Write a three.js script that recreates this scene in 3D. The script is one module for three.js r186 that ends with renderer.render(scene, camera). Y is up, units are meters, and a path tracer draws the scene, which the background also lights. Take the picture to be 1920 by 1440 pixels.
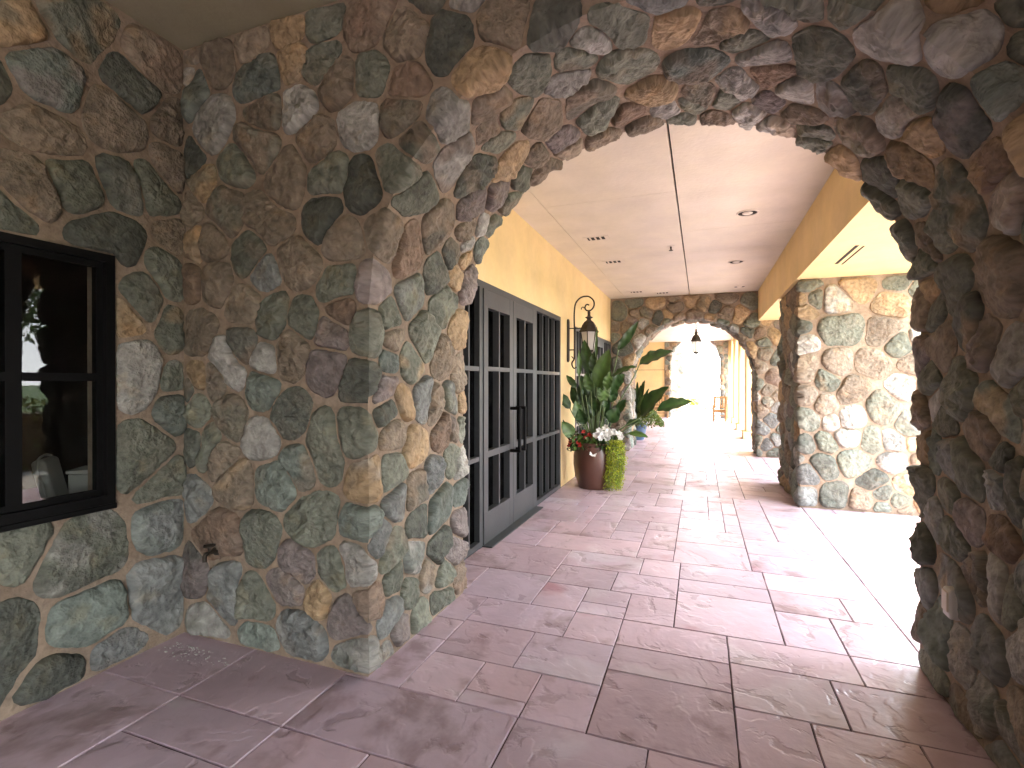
import * as THREE from 'three';
import { mergeGeometries } from 'three/addons/utils/BufferGeometryUtils.js';
import { RoundedBoxGeometry } from 'three/addons/geometries/RoundedBoxGeometry.js';
import { createNoise3D } from 'simplex-noise';

// ---------------------------------------------------------------- camera, sky, sun, exposure
const scene = new THREE.Scene();
const camera = new THREE.PerspectiveCamera(74.41, 4 / 3, 0.05, 2000);
camera.rotation.order = 'YXZ';
camera.position.set(0, 1.5, 0);
camera.rotation.set(-0.0037, Math.atan(354 / 948), 0);
scene.add(camera);
const EXPOSURE = 14, SKY = 1.45;
const sunDir = new THREE.Vector3(0.42, 0.88, -0.09).normalize();
{ // bright hazy sky: pale at the horizon, faintly blue overhead, a broad glow round the sun
  const W = 512, Hh = 256, d = new Float32Array(W * Hh * 4), v = new THREE.Vector3();
  for (let j = 0; j < Hh; j++) for (let i = 0; i < W; i++) {
    const el = ((j + 0.5) / Hh - 0.5) * Math.PI, az = ((i + 0.5) / W - 0.5) * Math.PI * 2; v.set(Math.cos(el) * Math.cos(az), Math.sin(el), Math.cos(el) * Math.sin(az));
    const t = Math.pow(Math.max(0, v.y), 0.6), g = Math.pow(Math.max(0, v.dot(sunDir)), 8) * 0.5, k = 4 * (j * W + i);
    d[k] = (1.12 - 0.52 * t + g) * SKY; d[k + 1] = (1.12 - 0.44 * t + 0.95 * g) * SKY; d[k + 2] = (1.12 - 0.28 * t + 0.85 * g) * SKY; d[k + 3] = 1; }
  const tex = new THREE.DataTexture(d, W, Hh, THREE.RGBAFormat, THREE.FloatType); tex.mapping = THREE.EquirectangularReflectionMapping; tex.magFilter = tex.minFilter = THREE.LinearFilter; tex.needsUpdate = true;
  scene.background = tex; scene.environment = tex; }
const sun = new THREE.DirectionalLight(0xffedd2, 2);
sun.position.copy(sunDir).multiplyScalar(60).add(new THREE.Vector3(0, 0, -10)); sun.target.position.set(0, 0, -10);
sun.castShadow = true; sun.shadow.mapSize.set(4096, 4096);
Object.assign(sun.shadow.camera, { left: -40, right: 40, top: 40, bottom: -40, near: 1, far: 160 });
scene.add(sun, sun.target);

// ---------------------------------------------------------------- dimensions (metres)
const H1 = 3.48, H = 3.33, H3 = 3.22;          // ceilings: vestibule, walkway, far walkway
const XW = -1.87, XV = -2.9;                    // yellow door wall, vestibule stone wall
const XO = 1.07, XE = 2.4;                      // arcade inner and outer faces
const ZA = -2.15, ZB = -3.25;                   // near arch
const ZC = -11.22, ZD = -12.15;                 // far arch
const ZEND = -22.6, SOF = 2.73;

// ---------------------------------------------------------------- helpers
function rng(seed) { let a = seed >>> 0; return () => { a = (a + 0x6D2B79F5) | 0; let t = Math.imul(a ^ (a >>> 15), 1 | a); t = (t + Math.imul(t ^ (t >>> 7), 61 | t)) ^ t; return ((t ^ (t >>> 14)) >>> 0) / 4294967296; }; }
const n3 = createNoise3D(rng(77)), n3b = createNoise3D(rng(991));
const V = (x, y, z) => new THREE.Vector3(x, y, z);
const clamp = (x, a, b) => Math.min(b, Math.max(a, x));
const sstep = (a, b, x) => { const t = clamp((x - a) / (b - a), 0, 1); return t * t * (3 - 2 * t); };
const used = {};
function numbered(name) { const k = used[name] = (used[name] ?? -1) + 1; return k ? name + '_' + String(k).padStart(3, '0') : name; }
function thing(name, label, category, pos = [0, 0, 0], turn = 0, group) {
  const o = new THREE.Group(); o.name = numbered(name); o.position.set(...pos); o.rotation.y = turn;
  o.userData = { label, category }; if (group) o.userData.group = group; scene.add(o); return o;
}
function structure(name, label, category) { const o = new THREE.Group(); o.name = name; o.userData = { kind: 'structure' }; if (label) { o.userData.label = label; o.userData.category = category; } scene.add(o); return o; }
function part(name, geo, mat, parent, pos, label) {
  const g = Array.isArray(geo) ? merge(geo) : geo;
  const m = new THREE.Mesh(g, mat); m.name = name; m.castShadow = m.receiveShadow = true; if (pos) m.position.set(...pos);
  if (label) m.userData.label = label; parent.add(m); return m;
}
function merge(list) {
  const l = list.map(g => { const h = g.index ? g.toNonIndexed() : g; for (const k of Object.keys(h.attributes)) if (!['position', 'normal', 'uv'].includes(k)) h.deleteAttribute(k); if (!h.attributes.uv) h.setAttribute('uv', new THREE.BufferAttribute(new Float32Array(h.attributes.position.count * 2), 2)); return h; });
  return mergeGeometries(l);
}
const mat4 = new THREE.Matrix4();
function box(x0, x1, y0, y1, z0, z1, r = 0) {
  const a = Math.abs(x1 - x0), b = Math.abs(y1 - y0), c = Math.abs(z1 - z0);
  const g = r > 0 ? new RoundedBoxGeometry(a, b, c, 2, Math.min(r, a / 2.1, b / 2.1, c / 2.1)) : new THREE.BoxGeometry(a, b, c);
  g.translate((x0 + x1) / 2, (y0 + y1) / 2, (z0 + z1) / 2); return metreUV(g);
}
function metreUV(g0) {
  const g = g0.index ? g0.toNonIndexed() : g0; const p = g.attributes.position, n = g.attributes.normal, uv = new Float32Array(p.count * 2);
  for (let i = 0; i < p.count; i++) {
    const ax = Math.abs(n.getX(i)), ay = Math.abs(n.getY(i)), az = Math.abs(n.getZ(i)); let u, v;
    if (ay >= ax && ay >= az) { u = p.getX(i); v = p.getZ(i); } else if (ax >= az) { u = p.getZ(i); v = p.getY(i); } else { u = p.getX(i); v = p.getY(i); }
    uv[2 * i] = u; uv[2 * i + 1] = v;
  }
  g.setAttribute('uv', new THREE.BufferAttribute(uv, 2)); return g;
}
function tube(pts, r, seg = 24, rad = 8, closed = false) { return new THREE.TubeGeometry(new THREE.CatmullRomCurve3(pts.map(p => p.isVector3 ? p : V(...p)), closed), seg, r, rad, closed); }
function bar(a, b, w, d = w) { // square bar between two points
  const A = V(...a), B = V(...b), L = A.distanceTo(B); const g = new THREE.BoxGeometry(w, L, d);
  g.applyQuaternion(new THREE.Quaternion().setFromUnitVectors(V(0, 1, 0), B.clone().sub(A).normalize())); g.translate((A.x + B.x) / 2, (A.y + B.y) / 2, (A.z + B.z) / 2); return g;
}

// ---------------------------------------------------------------- procedural textures
function periodic(seed, P) { // tileable gradient noise with period P
  const R = rng(seed), g = []; for (let i = 0; i < P * P; i++) { const a = R() * Math.PI * 2; g.push([Math.cos(a), Math.sin(a)]); }
  const f = t => t * t * t * (t * (t * 6 - 15) + 10);
  return (x, y) => { x *= P; y *= P; const xi = Math.floor(x), yi = Math.floor(y), fx = x - xi, fy = y - yi;
    const G = (i, j) => { const q = g[((yi + j) % P + P) % P * P + ((xi + i) % P + P) % P]; return q[0] * (fx - i) + q[1] * (fy - j); };
    const u = f(fx), v = f(fy); return ((G(0, 0) * (1 - u) + G(1, 0) * u) * (1 - v) + (G(0, 1) * (1 - u) + G(1, 1) * u) * v) * 1.4; };
}
function fbm(seed, P0, oct, ridge = false, gain = 0.55) { const N = []; for (let o = 0; o < oct; o++) N.push(periodic(seed + o * 13, P0 << o));
  return (x, y) => { let s = 0, a = 1, t = 0; for (const n of N) { const v = n(x, y); s += a * (ridge ? 1 - 2 * Math.abs(v) : v); t += a; a *= gain; } return s / t; }; }
function texture(size, fn, srgb, repeat = 1) {
  const d = new Uint8Array(size * size * 4);
  for (let j = 0; j < size; j++) for (let i = 0; i < size; i++) { const c = fn((i + 0.5) / size, (j + 0.5) / size), k = 4 * (j * size + i);
    if (typeof c === 'number') d[k] = d[k + 1] = d[k + 2] = clamp(c * 255, 0, 255); else for (let q = 0; q < 3; q++) { const l = clamp(c[q], 0, 1); d[k + q] = 255 * (srgb ? (l <= 0.0031308 ? 12.92 * l : 1.055 * l ** (1 / 2.4) - 0.055) : l); }
    d[k + 3] = 255; }
  const t = new THREE.DataTexture(d, size, size); t.wrapS = t.wrapT = THREE.RepeatWrapping; t.magFilter = THREE.LinearFilter; t.minFilter = THREE.LinearMipmapLinearFilter; t.generateMipmaps = true;
  if (srgb) t.colorSpace = THREE.SRGBColorSpace; t.repeat.set(repeat, repeat); t.needsUpdate = true; return t;
}
const mix3 = (a, b, t) => [a[0] + (b[0] - a[0]) * t, a[1] + (b[1] - a[1]) * t, a[2] + (b[2] - a[2]) * t];
// stone: grain, mineral patches and pale lichen / mortar flecks
function stoneMats() {
  const out = [];
  for (let k = 0; k < 3; k++) {
    const A = fbm(100 + k * 7, 4, 7), B = fbm(300 + k * 7, 8, 5, true), C = fbm(500 + k, 24, 3), D = fbm(900 + k * 3, 6, 4);
    const st = k === 1 ? 1.0 : 1;
    const map = texture(1024, (x, y) => { const g = 0.72 + 0.36 * A(x, y * st) + 0.4 * C(x, y) + 0.06 * B(x, y); const f = sstep(0.46, 0.62, C(x + 0.3, y) + 0.35 * D(x, y)); const w = sstep(0.1, 0.5, D(y, x));
      const c = [g * (1 + 0.10 * w), g, g * (1 - 0.12 * w)]; return mix3(c, [1, 0.98, 0.92], f * 0.55); }, true, 1 / 0.9);
    const bump = texture(1024, (x, y) => 0.5 + 0.4 * A(x, y * st) + 0.2 * B(x, y) - 0.1 + 0.26 * C(x, y), false, 1 / 0.9);
    out.push(new THREE.MeshStandardMaterial({ map, bumpMap: bump, bumpScale: 0.034, roughness: 0.85, vertexColors: true }));
  }
  return out;
}
const STONE = stoneMats();
const M = {};
{
  const A = fbm(11, 4, 7), B = fbm(23, 32, 4), C = fbm(29, 3, 3);
  const mortarMap = texture(512, (x, y) => { const g = 1 + 0.5 * A(x, y) + 0.3 * B(x, y); return mix3([0.285 * g, 0.215 * g, 0.15 * g], [0.32 * g, 0.255 * g, 0.19 * g], sstep(-0.2, 0.4, C(x, y))); }, true);
  const mortarBump = texture(512, (x, y) => 0.5 + 0.4 * A(x, y) + 0.35 * B(x, y), false);
  M.mortar = new THREE.MeshStandardMaterial({ map: mortarMap, bumpMap: mortarBump, bumpScale: 0.012, roughness: 0.95 });
  // yellow stucco
  const sm = (r, g, b) => texture(1024, (x, y) => { const k = 1 + 0.16 * C(x, y) + 0.10 * A(x, y) + 0.05 * B(x, y); return [r * k, g * k, b * k * (1 + 0.1 * C(y, x))]; }, true, 1 / 2.2);
  const sb = texture(1024, (x, y) => 0.5 + 0.3 * A(x, y) + 0.3 * B(x, y), false, 1 / 1.1);
  M.yellow = new THREE.MeshStandardMaterial({ map: sm(0.82, 0.62, 0.31), bumpMap: sb, bumpScale: 0.006, roughness: 0.85 });
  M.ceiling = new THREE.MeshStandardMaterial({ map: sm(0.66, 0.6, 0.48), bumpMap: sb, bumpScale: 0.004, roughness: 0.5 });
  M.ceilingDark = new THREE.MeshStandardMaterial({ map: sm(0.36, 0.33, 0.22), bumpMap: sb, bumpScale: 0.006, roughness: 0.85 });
  // stamped concrete: pink with brown antiquing patches and slate clefts
  const F = fbm(41, 3, 6), G = fbm(43, 5, 6, true), K = fbm(47, 12, 5), W = fbm(53, 2, 4);
  const wx = (x, y) => [x + 0.09 * W(x, y), y + 0.09 * W(y, x)];
  const floorMap = texture(2048, (x, y) => { const [u, v] = wx(x, y); const f = F(u, v), k = K(u, v), g = G(u, v); let c = mix3([0.6, 0.475, 0.54], [0.51, 0.39, 0.445], sstep(-0.3, 0.35, f + 0.4 * k));
    c = mix3(c, [0.17, 0.105, 0.09], 0.62 * sstep(0.02, 0.5, F(v + 0.37, u) + 0.8 * k - 0.08)); c = mix3(c, [0.6, 0.54, 0.58], 0.6 * sstep(0.15, 0.4, F(v, u + 0.5) + 0.3 * k)); c = mix3(c, [0.36, 0.11, 0.12], 0.5 * sstep(0.28, 0.5, F(u + 0.21, v + 0.66)));
    c = mix3(c, [0.16, 0.10, 0.095], 0.35 * sstep(0.76, 0.88, g)); const e = 1 + 0.3 * k; return c.map(q => q * e); }, true, 1 / 2.7);
  const floorBump = texture(2048, (x, y) => { const [u, v] = wx(x, y); const t = F(u, v) * 5; const terr = (Math.floor(t) + sstep(0.75, 1, t - Math.floor(t))) / 5; return 0.5 + 0.3 * terr + 0.12 * K(u, v) - 0.10 * sstep(0.72, 0.86, G(u, v)); }, false, 1 / 2.7);
  const floorRough = texture(512, (x, y) => { const r = 0.38 + 0.2 * F(x, y) + 0.12 * K(x, y); return [r, r, r]; }, false, 1 / 2.7);
  M.slab = new THREE.MeshStandardMaterial({ map: floorMap, bumpMap: floorBump, bumpScale: 0.034, roughnessMap: floorRough, roughness: 1, vertexColors: true });
  M.grout = new THREE.MeshStandardMaterial({ color: new THREE.Color().setRGB(0.075, 0.045, 0.045), roughness: 0.9, bumpMap: mortarBump, bumpScale: 0.004 });
  const gm = texture(512, (x, y) => { const g = 0.42 * (1 + 0.25 * A(x, y) + 0.15 * B(x, y)); return [g, g * 0.93, g * 0.84]; }, true, 1 / 5);
  M.plaza = new THREE.MeshStandardMaterial({ map: gm, roughness: 0.9 });
  const lm = texture(512, (x, y) => { const g = 1 + 0.5 * A(x, y) + 0.4 * B(x, y); return [0.06 * g, 0.10 * g, 0.028 * g]; }, true, 1 / 4);
  M.lawn = new THREE.MeshStandardMaterial({ map: lm, roughness: 1 });
  const wm = texture(512, (x, y) => { const g = 1 + 0.5 * A(x, y * 0.1 * 10) + 0.2 * B(x, y); return [0.36 * g, 0.22 * g, 0.10 * g]; }, true, 2);
  M.wood = new THREE.MeshStandardMaterial({ map: wm, roughness: 0.6 });
  const fm = texture(256, (x, y) => { const g = 1 + 0.25 * A(x, y) + 0.15 * B(x, y); return [0.062 * g, 0.067 * g, 0.07 * g]; }, true, 1);
  M.frame = new THREE.MeshStandardMaterial({ map: fm, roughness: 0.42, metalness: 0.25 });
  M.leaf = new THREE.MeshStandardMaterial({ map: texture(256, (x, y) => { const g = 1 + 0.2 * A(x, y) + 0.12 * B(x, y); return [0.066 * g, 0.07 * g, 0.073 * g]; }, true, 1), roughness: 0.42, metalness: 0.15 });
  M.side = new THREE.MeshStandardMaterial({ color: new THREE.Color().setRGB(0.03, 0.032, 0.034), roughness: 0.45 });
  M.black = new THREE.MeshPhysicalMaterial({ specularIntensity: 0.3, color: new THREE.Color().setRGB(0.006, 0.006, 0.006), roughness: 0.6 });
  const im = texture(256, (x, y) => { const g = 1 + 0.7 * A(x, y) + 0.4 * B(x, y); return [0.045 * g, 0.036 * g, 0.026 * g]; }, true, 3);
  M.iron = new THREE.MeshStandardMaterial({ map: im, roughness: 0.6, metalness: 0.4 });
  const pm = texture(512, (x, y) => { const g = 1 + 0.35 * A(x, y) + 0.12 * B(x, y); return [0.11 * g, 0.046 * g, 0.03 * g]; }, true, 1);
  M.pot = new THREE.MeshPhysicalMaterial({ map: pm, roughness: 0.38, clearcoat: 0.35, clearcoatRoughness: 0.3 });
  M.bluePot = new THREE.MeshPhysicalMaterial({ color: new THREE.Color().setRGB(0.06, 0.13, 0.24), roughness: 0.35, clearcoat: 0.4 });
}
M.glass = new THREE.MeshPhysicalMaterial({ specularIntensity: 0.6, color: new THREE.Color().setRGB(0.12, 0.12, 0.12), transmission: 1, thickness: 0, roughness: 0.015, ior: 1.42 });
M.clear = new THREE.MeshPhysicalMaterial({ specularIntensity: 0.6, color: new THREE.Color().setRGB(0.8, 0.82, 0.82), transmission: 1, thickness: 0, roughness: 0.015, ior: 1.42 });
M.frosted = new THREE.MeshPhysicalMaterial({ color: new THREE.Color().setRGB(0.86, 0.84, 0.8), transmission: 0.55, thickness: 0, roughness: 0.6, ior: 1.45 });
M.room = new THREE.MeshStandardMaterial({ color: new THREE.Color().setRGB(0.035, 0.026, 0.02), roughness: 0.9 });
M.roomPale = new THREE.MeshStandardMaterial({ color: new THREE.Color().setRGB(0.32, 0.31, 0.27), roughness: 0.9 });
M.slot = new THREE.MeshStandardMaterial({ color: new THREE.Color().setRGB(0.02, 0.018, 0.015), roughness: 0.9 });
M.whitePaint = new THREE.MeshStandardMaterial({ color: new THREE.Color().setRGB(0.66, 0.6, 0.5), roughness: 0.5 });
M.plastic = new THREE.MeshStandardMaterial({ color: new THREE.Color().setRGB(0.6, 0.6, 0.58), roughness: 0.35 });
const leafMat = (r, g, b, tr = 0.2, rough = 0.5) => new THREE.MeshPhysicalMaterial({ color: new THREE.Color().setRGB(r, g, b), roughness: rough, transmission: tr, thickness: 0, side: THREE.DoubleSide, vertexColors: true });

// ---------------------------------------------------------------- fieldstone masonry
// A surface gives seeds with a chart; walk(seed, dx, dy) -> {p, n} or null follows the surface across folds. Cells are Voronoi cells of the seeds in space.
const PAL = { green: [0.14, 0.15, 0.115], dark: [0.088, 0.095, 0.077], brown: [0.19, 0.155, 0.112], tan: [0.31, 0.225, 0.13], purple: [0.185, 0.158, 0.145], blue: [0.17, 0.18, 0.168], pale: [0.28, 0.275, 0.245], teal: [0.14, 0.165, 0.14], rust: [0.19, 0.135, 0.095] };
function pickColour(R, y, warm) {
  const low = sstep(1.9, 0.5, y), w = { green: 3, dark: 1.1, brown: 3.4 + warm * 2 - 2.2 * low, tan: 1.1 + warm * 1.4 - 0.75 * low, purple: 0.7, blue: 0.2 + 1.5 * low, pale: 1.0 + warm, teal: 0.2 + 1.5 * low, rust: 0.6 - 0.4 * low };
  let s = 0; for (const k in w) s += Math.max(0, w[k]); let t = R() * s; for (const k in w) { t -= Math.max(0, w[k]); if (t <= 0) return PAL[k]; } return PAL.green;
}
function lay(surface, o) {
  const R = rng(o.seed), seeds = [];
  const tryAdd = (s, r) => { for (const q of seeds) if (q.p.distanceToSquared(s.p) < ((r + q.r) * 0.5) ** 2) return false; s.r = r; seeds.push(s);
    const a = V(R() - 0.5, R() - 0.5, R() - 0.5); a.addScaledVector(s.n, -a.dot(s.n)); if (a.lengthSq() < 1e-4) a.set(s.n.y, s.n.z, s.n.x); s.a = a.normalize(); s.k = R() * 0.62; return true; };
  if (surface.edges) for (const s of surface.edges(R, o)) tryAdd(s, o.size * 1.0);
  for (const [f, tries] of [[1.65, 0.7], [1.3, 2], [0.9, 5], [0.58, 10], [0.38, 10]]) { const n = Math.round(tries * surface.area / (o.size * o.size)); for (let i = 0; i < n; i++) { const s = surface.sample(R); if (s) tryAdd(s, o.size * f * (0.9 + 0.2 * R())); } }
  const d2 = (s, p) => { const x = p.x - s.p.x, y = p.y - s.p.y, z = p.z - s.p.z, t = x * s.a.x + y * s.a.y + z * s.a.z; return x * x + y * y + z * z - s.k * t * t; };
  const out = [];
  for (const s of seeds) {
    const nb = seeds.filter(q => q !== s && q.p.distanceToSquared(s.p) < (o.size * 4.2) ** 2), N = o.M, raw = [];
    const inside = (c, sn, r) => { const w = surface.walk(s, c * r, sn * r); if (!w) return false; const d = d2(s, w.p); for (const q of nb) if (d2(q, w.p) < d) return false; return true; };
    for (let i = 0; i < N; i++) { const th = i / N * Math.PI * 2, c = Math.cos(th), sn = Math.sin(th); let r = 0.012; while (r < o.size * 1.7 && inside(c, sn, r)) r += 0.016; let lo = r - 0.016, hi = r; for (let k = 0; k < 5; k++) { const m = (lo + hi) / 2; if (inside(c, sn, m)) lo = m; else hi = m; } raw.push(Math.max(lo, 0.004)); }
    const gap = o.gap * (0.45 + 0.75 * R()), cut = raw.map((r, i) => { const a = raw[(i + 1) % N], b = raw[(i + N - 1) % N]; const slope = (a - b) / (2 * r * 2 * Math.PI / N); return Math.max(0.006, r - gap * Math.min(1.9, Math.sqrt(1 + slope * slope))); });
    let rs = cut.slice(); const passes = o.round ?? 3;
    for (let q = 0; q < passes; q++) rs = rs.map((r, i) => (rs[(i + N - 1) % N] + 2 * r + rs[(i + 1) % N]) / 4);
    const ph = R() * 100; rs = rs.map((r, i) => { const th = i / N * Math.PI * 2; return Math.min(r, cut[i] + 0.25 * gap) * (1 - 0.06 * (0.5 + 0.5 * n3(Math.cos(th) * 1.8 + ph, Math.sin(th) * 1.8, 3)) - 0.025 * n3(Math.cos(th) * 5 + ph, Math.sin(th) * 5, 7)); });
    const mean = rs.reduce((a, b) => a + b) / N; if (mean < 0.022) continue;
    const Hs = clamp(mean * 0.36, 0.016, o.height * 0.85) * (0.75 + 0.5 * R());
    const rings = o.rings, pos = [], uv = [], col = [], idx = [];
    const base = pickColour(R, s.p.y, o.warm ?? 0), sec = pickColour(R, s.p.y, o.warm ?? 0), bright = 0.92 + 0.5 * R(), amt = R() < 0.3 ? 0.6 : 0.15, rot = R() * 6.28, ox = R() * 9, oy = R() * 9, sc = 0.8 + 0.5 * R();
    const tx = (R() - 0.5) * 0.34, ty = (R() - 0.5) * 0.34, rough = 0.5 + 0.9 * R(), snapD = R() < 0.35 ? 0 : 0.012 + 0.014 * R(), terr = R() < 0.55 ? 0.5 + R() : 0;
    const put = (x, y, rho, skirt) => { if (surface.snap && snapD > 0) [x, y] = surface.snap(s, x, y, snapD); const w = surface.walk(s, x, y) || surface.walk(s, x * 0.97, y * 0.97) || { p: s.p, n: s.n };
      const e = 1 - rho ** 5, dome = Math.sqrt(Math.max(0, e)); let h = skirt ? -0.03 : Hs * dome;
      if (!skirt) { const q = w.p, f = Math.min(1, e * 2.2); let k = 0.22 * n3(q.x * 6 + ph, q.y * 6, q.z * 6) + 0.16 * n3b(q.x * 16, q.y * 16 + ph, q.z * 16) - 0.16 * Math.abs(n3(q.x * 9, q.y * 9 + ph, q.z * 9)); if (terr) { const t = n3b(q.x * 4 + ph, q.y * 4, q.z * 4) * 2.2 + (x * Math.cos(rot) + y * Math.sin(rot)) * 7; k += terr * 0.36 * (Math.floor(t) + sstep(0.7, 1, t - Math.floor(t)) - t); }
        h += f * (Math.max(Hs, 0.022) * k * rough + clamp(tx * x + ty * y, -0.02, 0.02)); h = Math.max(h, 0.003); }
      pos.push(w.p.x + w.n.x * h, w.p.y + w.n.y * h, w.p.z + w.n.z * h);
      const cr = Math.cos(rot), sr = Math.sin(rot); uv.push((x * cr - y * sr) * sc + ox, (x * sr + y * cr) * sc + oy);
      const m = amt * sstep(-0.15, 0.45, n3(w.p.x * 5 + ph, w.p.y * 5, w.p.z * 5 + 9)), c = mix3(base, sec, m); const j = bright * (1 + 0.16 * n3b(w.p.x * 11, w.p.y * 11, w.p.z * 11 + ph)) / 0.74; col.push(c[0] * j, c[1] * j, c[2] * j); };
    put(0, 0, 0, false);
    for (const rho of rings) for (let i = 0; i < N; i++) { const th = i / N * Math.PI * 2; put(Math.cos(th) * rs[i] * Math.min(rho, 1), Math.sin(th) * rs[i] * Math.min(rho, 1), Math.min(rho, 1), rho > 1); }
    for (let i = 0; i < N; i++) { const j = (i + 1) % N; idx.push(0, 1 + i, 1 + j); for (let k = 0; k < rings.length - 1; k++) { const a = 1 + k * N + i, b = 1 + k * N + j, c = a + N, d = b + N; idx.push(a, c, b, b, c, d); } }
    if (surface.flip && surface.flip(s)) for (let i = 0; i < idx.length; i += 3) { const t = idx[i]; idx[i] = idx[i + 1]; idx[i + 1] = t; }
    const g = new THREE.BufferGeometry(); g.setAttribute('position', new THREE.Float32BufferAttribute(pos, 3)); g.setAttribute('uv', new THREE.Float32BufferAttribute(uv, 2)); g.setAttribute('color', new THREE.Float32BufferAttribute(col, 3)); g.setIndex(idx); g.computeVertexNormals();
    // make sure the faces look away from the wall
    const nm = g.attributes.normal; if (nm.getX(0) * s.n.x + nm.getY(0) * s.n.y + nm.getZ(0) * s.n.z < 0) { const ix = g.index.array; for (let i = 0; i < ix.length; i += 3) { const t = ix[i]; ix[i] = ix[i + 1]; ix[i + 1] = t; } g.computeVertexNormals(); }
    out.push({ g, s, mean, mat: Math.floor(R() * 3) });
  }
  return out;
}
function addStones(parent, stones, most = 300, seen = () => true) {
  const f = V(-Math.sin(camera.rotation.y), 0, -Math.cos(camera.rotation.y));
  for (const t of stones) { const d = t.s.p.clone().sub(camera.position); const facing = -d.dot(t.s.n) / d.length(); t.score = (d.dot(f) > 0.2 && seen(t.s)) ? t.mean / d.length() * (facing > -0.35 ? 1 : 0.01) : 0; }
  stones.sort((a, b) => b.score - a.score);
  const rest = [];
  stones.forEach((t, i) => { if (i < most && t.score > 0.0) part(numberedIn(parent, 'stone'), t.g, STONE[t.mat], parent); else rest.push(t.g); });
  if (rest.length) { const m = part('smaller_stones', mergeGeometries(rest), STONE[0], parent); m.userData.kind = 'stuff'; }
}
function numberedIn(parent, name) { const k = parent.userData._n = (parent.userData._n ?? -1) + 1; return k ? name + '_' + String(k).padStart(3, '0') : name; }
const RN = [0.2, 0.38, 0.54, 0.68, 0.8, 0.89, 0.95, 0.985, 1, 1.01], RF = [0.4, 0.7, 0.88, 0.97, 1, 1.01];

// upright faces along a plan polyline; the outside lies to the right-hand side given by `side`
function prism(pts, y0, y1, side, hole, lip = 0.06) {
  const seg = []; let L = 0; for (let i = 0; i + 1 < pts.length; i++) { const a = pts[i], b = pts[i + 1], l = Math.hypot(b[0] - a[0], b[1] - a[1]), dx = (b[0] - a[0]) / l, dz = (b[1] - a[1]) / l; seg.push({ a, l, u0: L, dx, dz, n: V(-dz * side, 0, dx * side) }); L += l; }
  const at = (u, v) => { if (u < 0 || u > L || v < y0 + 0.012 || v > y1 - 0.008 || (hole && hole(u, v))) return null; let k = 0; while (k < seg.length - 1 && u > seg[k].u0 + seg[k].l) k++; const s = seg[k], q = u - s.u0, n = s.n.clone();
    if (k > 0 && q < 0.02) n.lerp(seg[k - 1].n, 0.5 - 0.5 * q / 0.02).normalize(); if (k < seg.length - 1 && s.l - q < 0.02) n.lerp(seg[k + 1].n, 0.5 - 0.5 * (s.l - q) / 0.02).normalize();
    return { p: V(s.a[0] + s.dx * q, v, s.a[1] + s.dz * q), n }; };
  return { area: L * (y1 - y0), sample: R => { const u = R() * L, v = y0 + R() * (y1 - y0), w = at(u, v); return w && { p: w.p, n: w.n, u, v }; }, walk: (s, x, y) => at(s.u + x, s.v + y), snap: (s, x, y, d) => { for (let k = 1; k < seg.length; k++) if (Math.abs(s.u + x - seg[k].u0) < d) return [seg[k].u0 - s.u + 1e-5, y]; return [x, y]; },
    edges: (R, o) => { const l = []; for (let k = 1; k < seg.length; k++) for (let y = y0 + 0.1; y < y1; y += o.size * (0.8 + 0.5 * R())) { const u = seg[k].u0 + (R() - 0.5) * 0.16, w = at(u, y); if (w) l.push({ p: w.p, n: w.n, u, v: y }); } return l; } };
}
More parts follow.
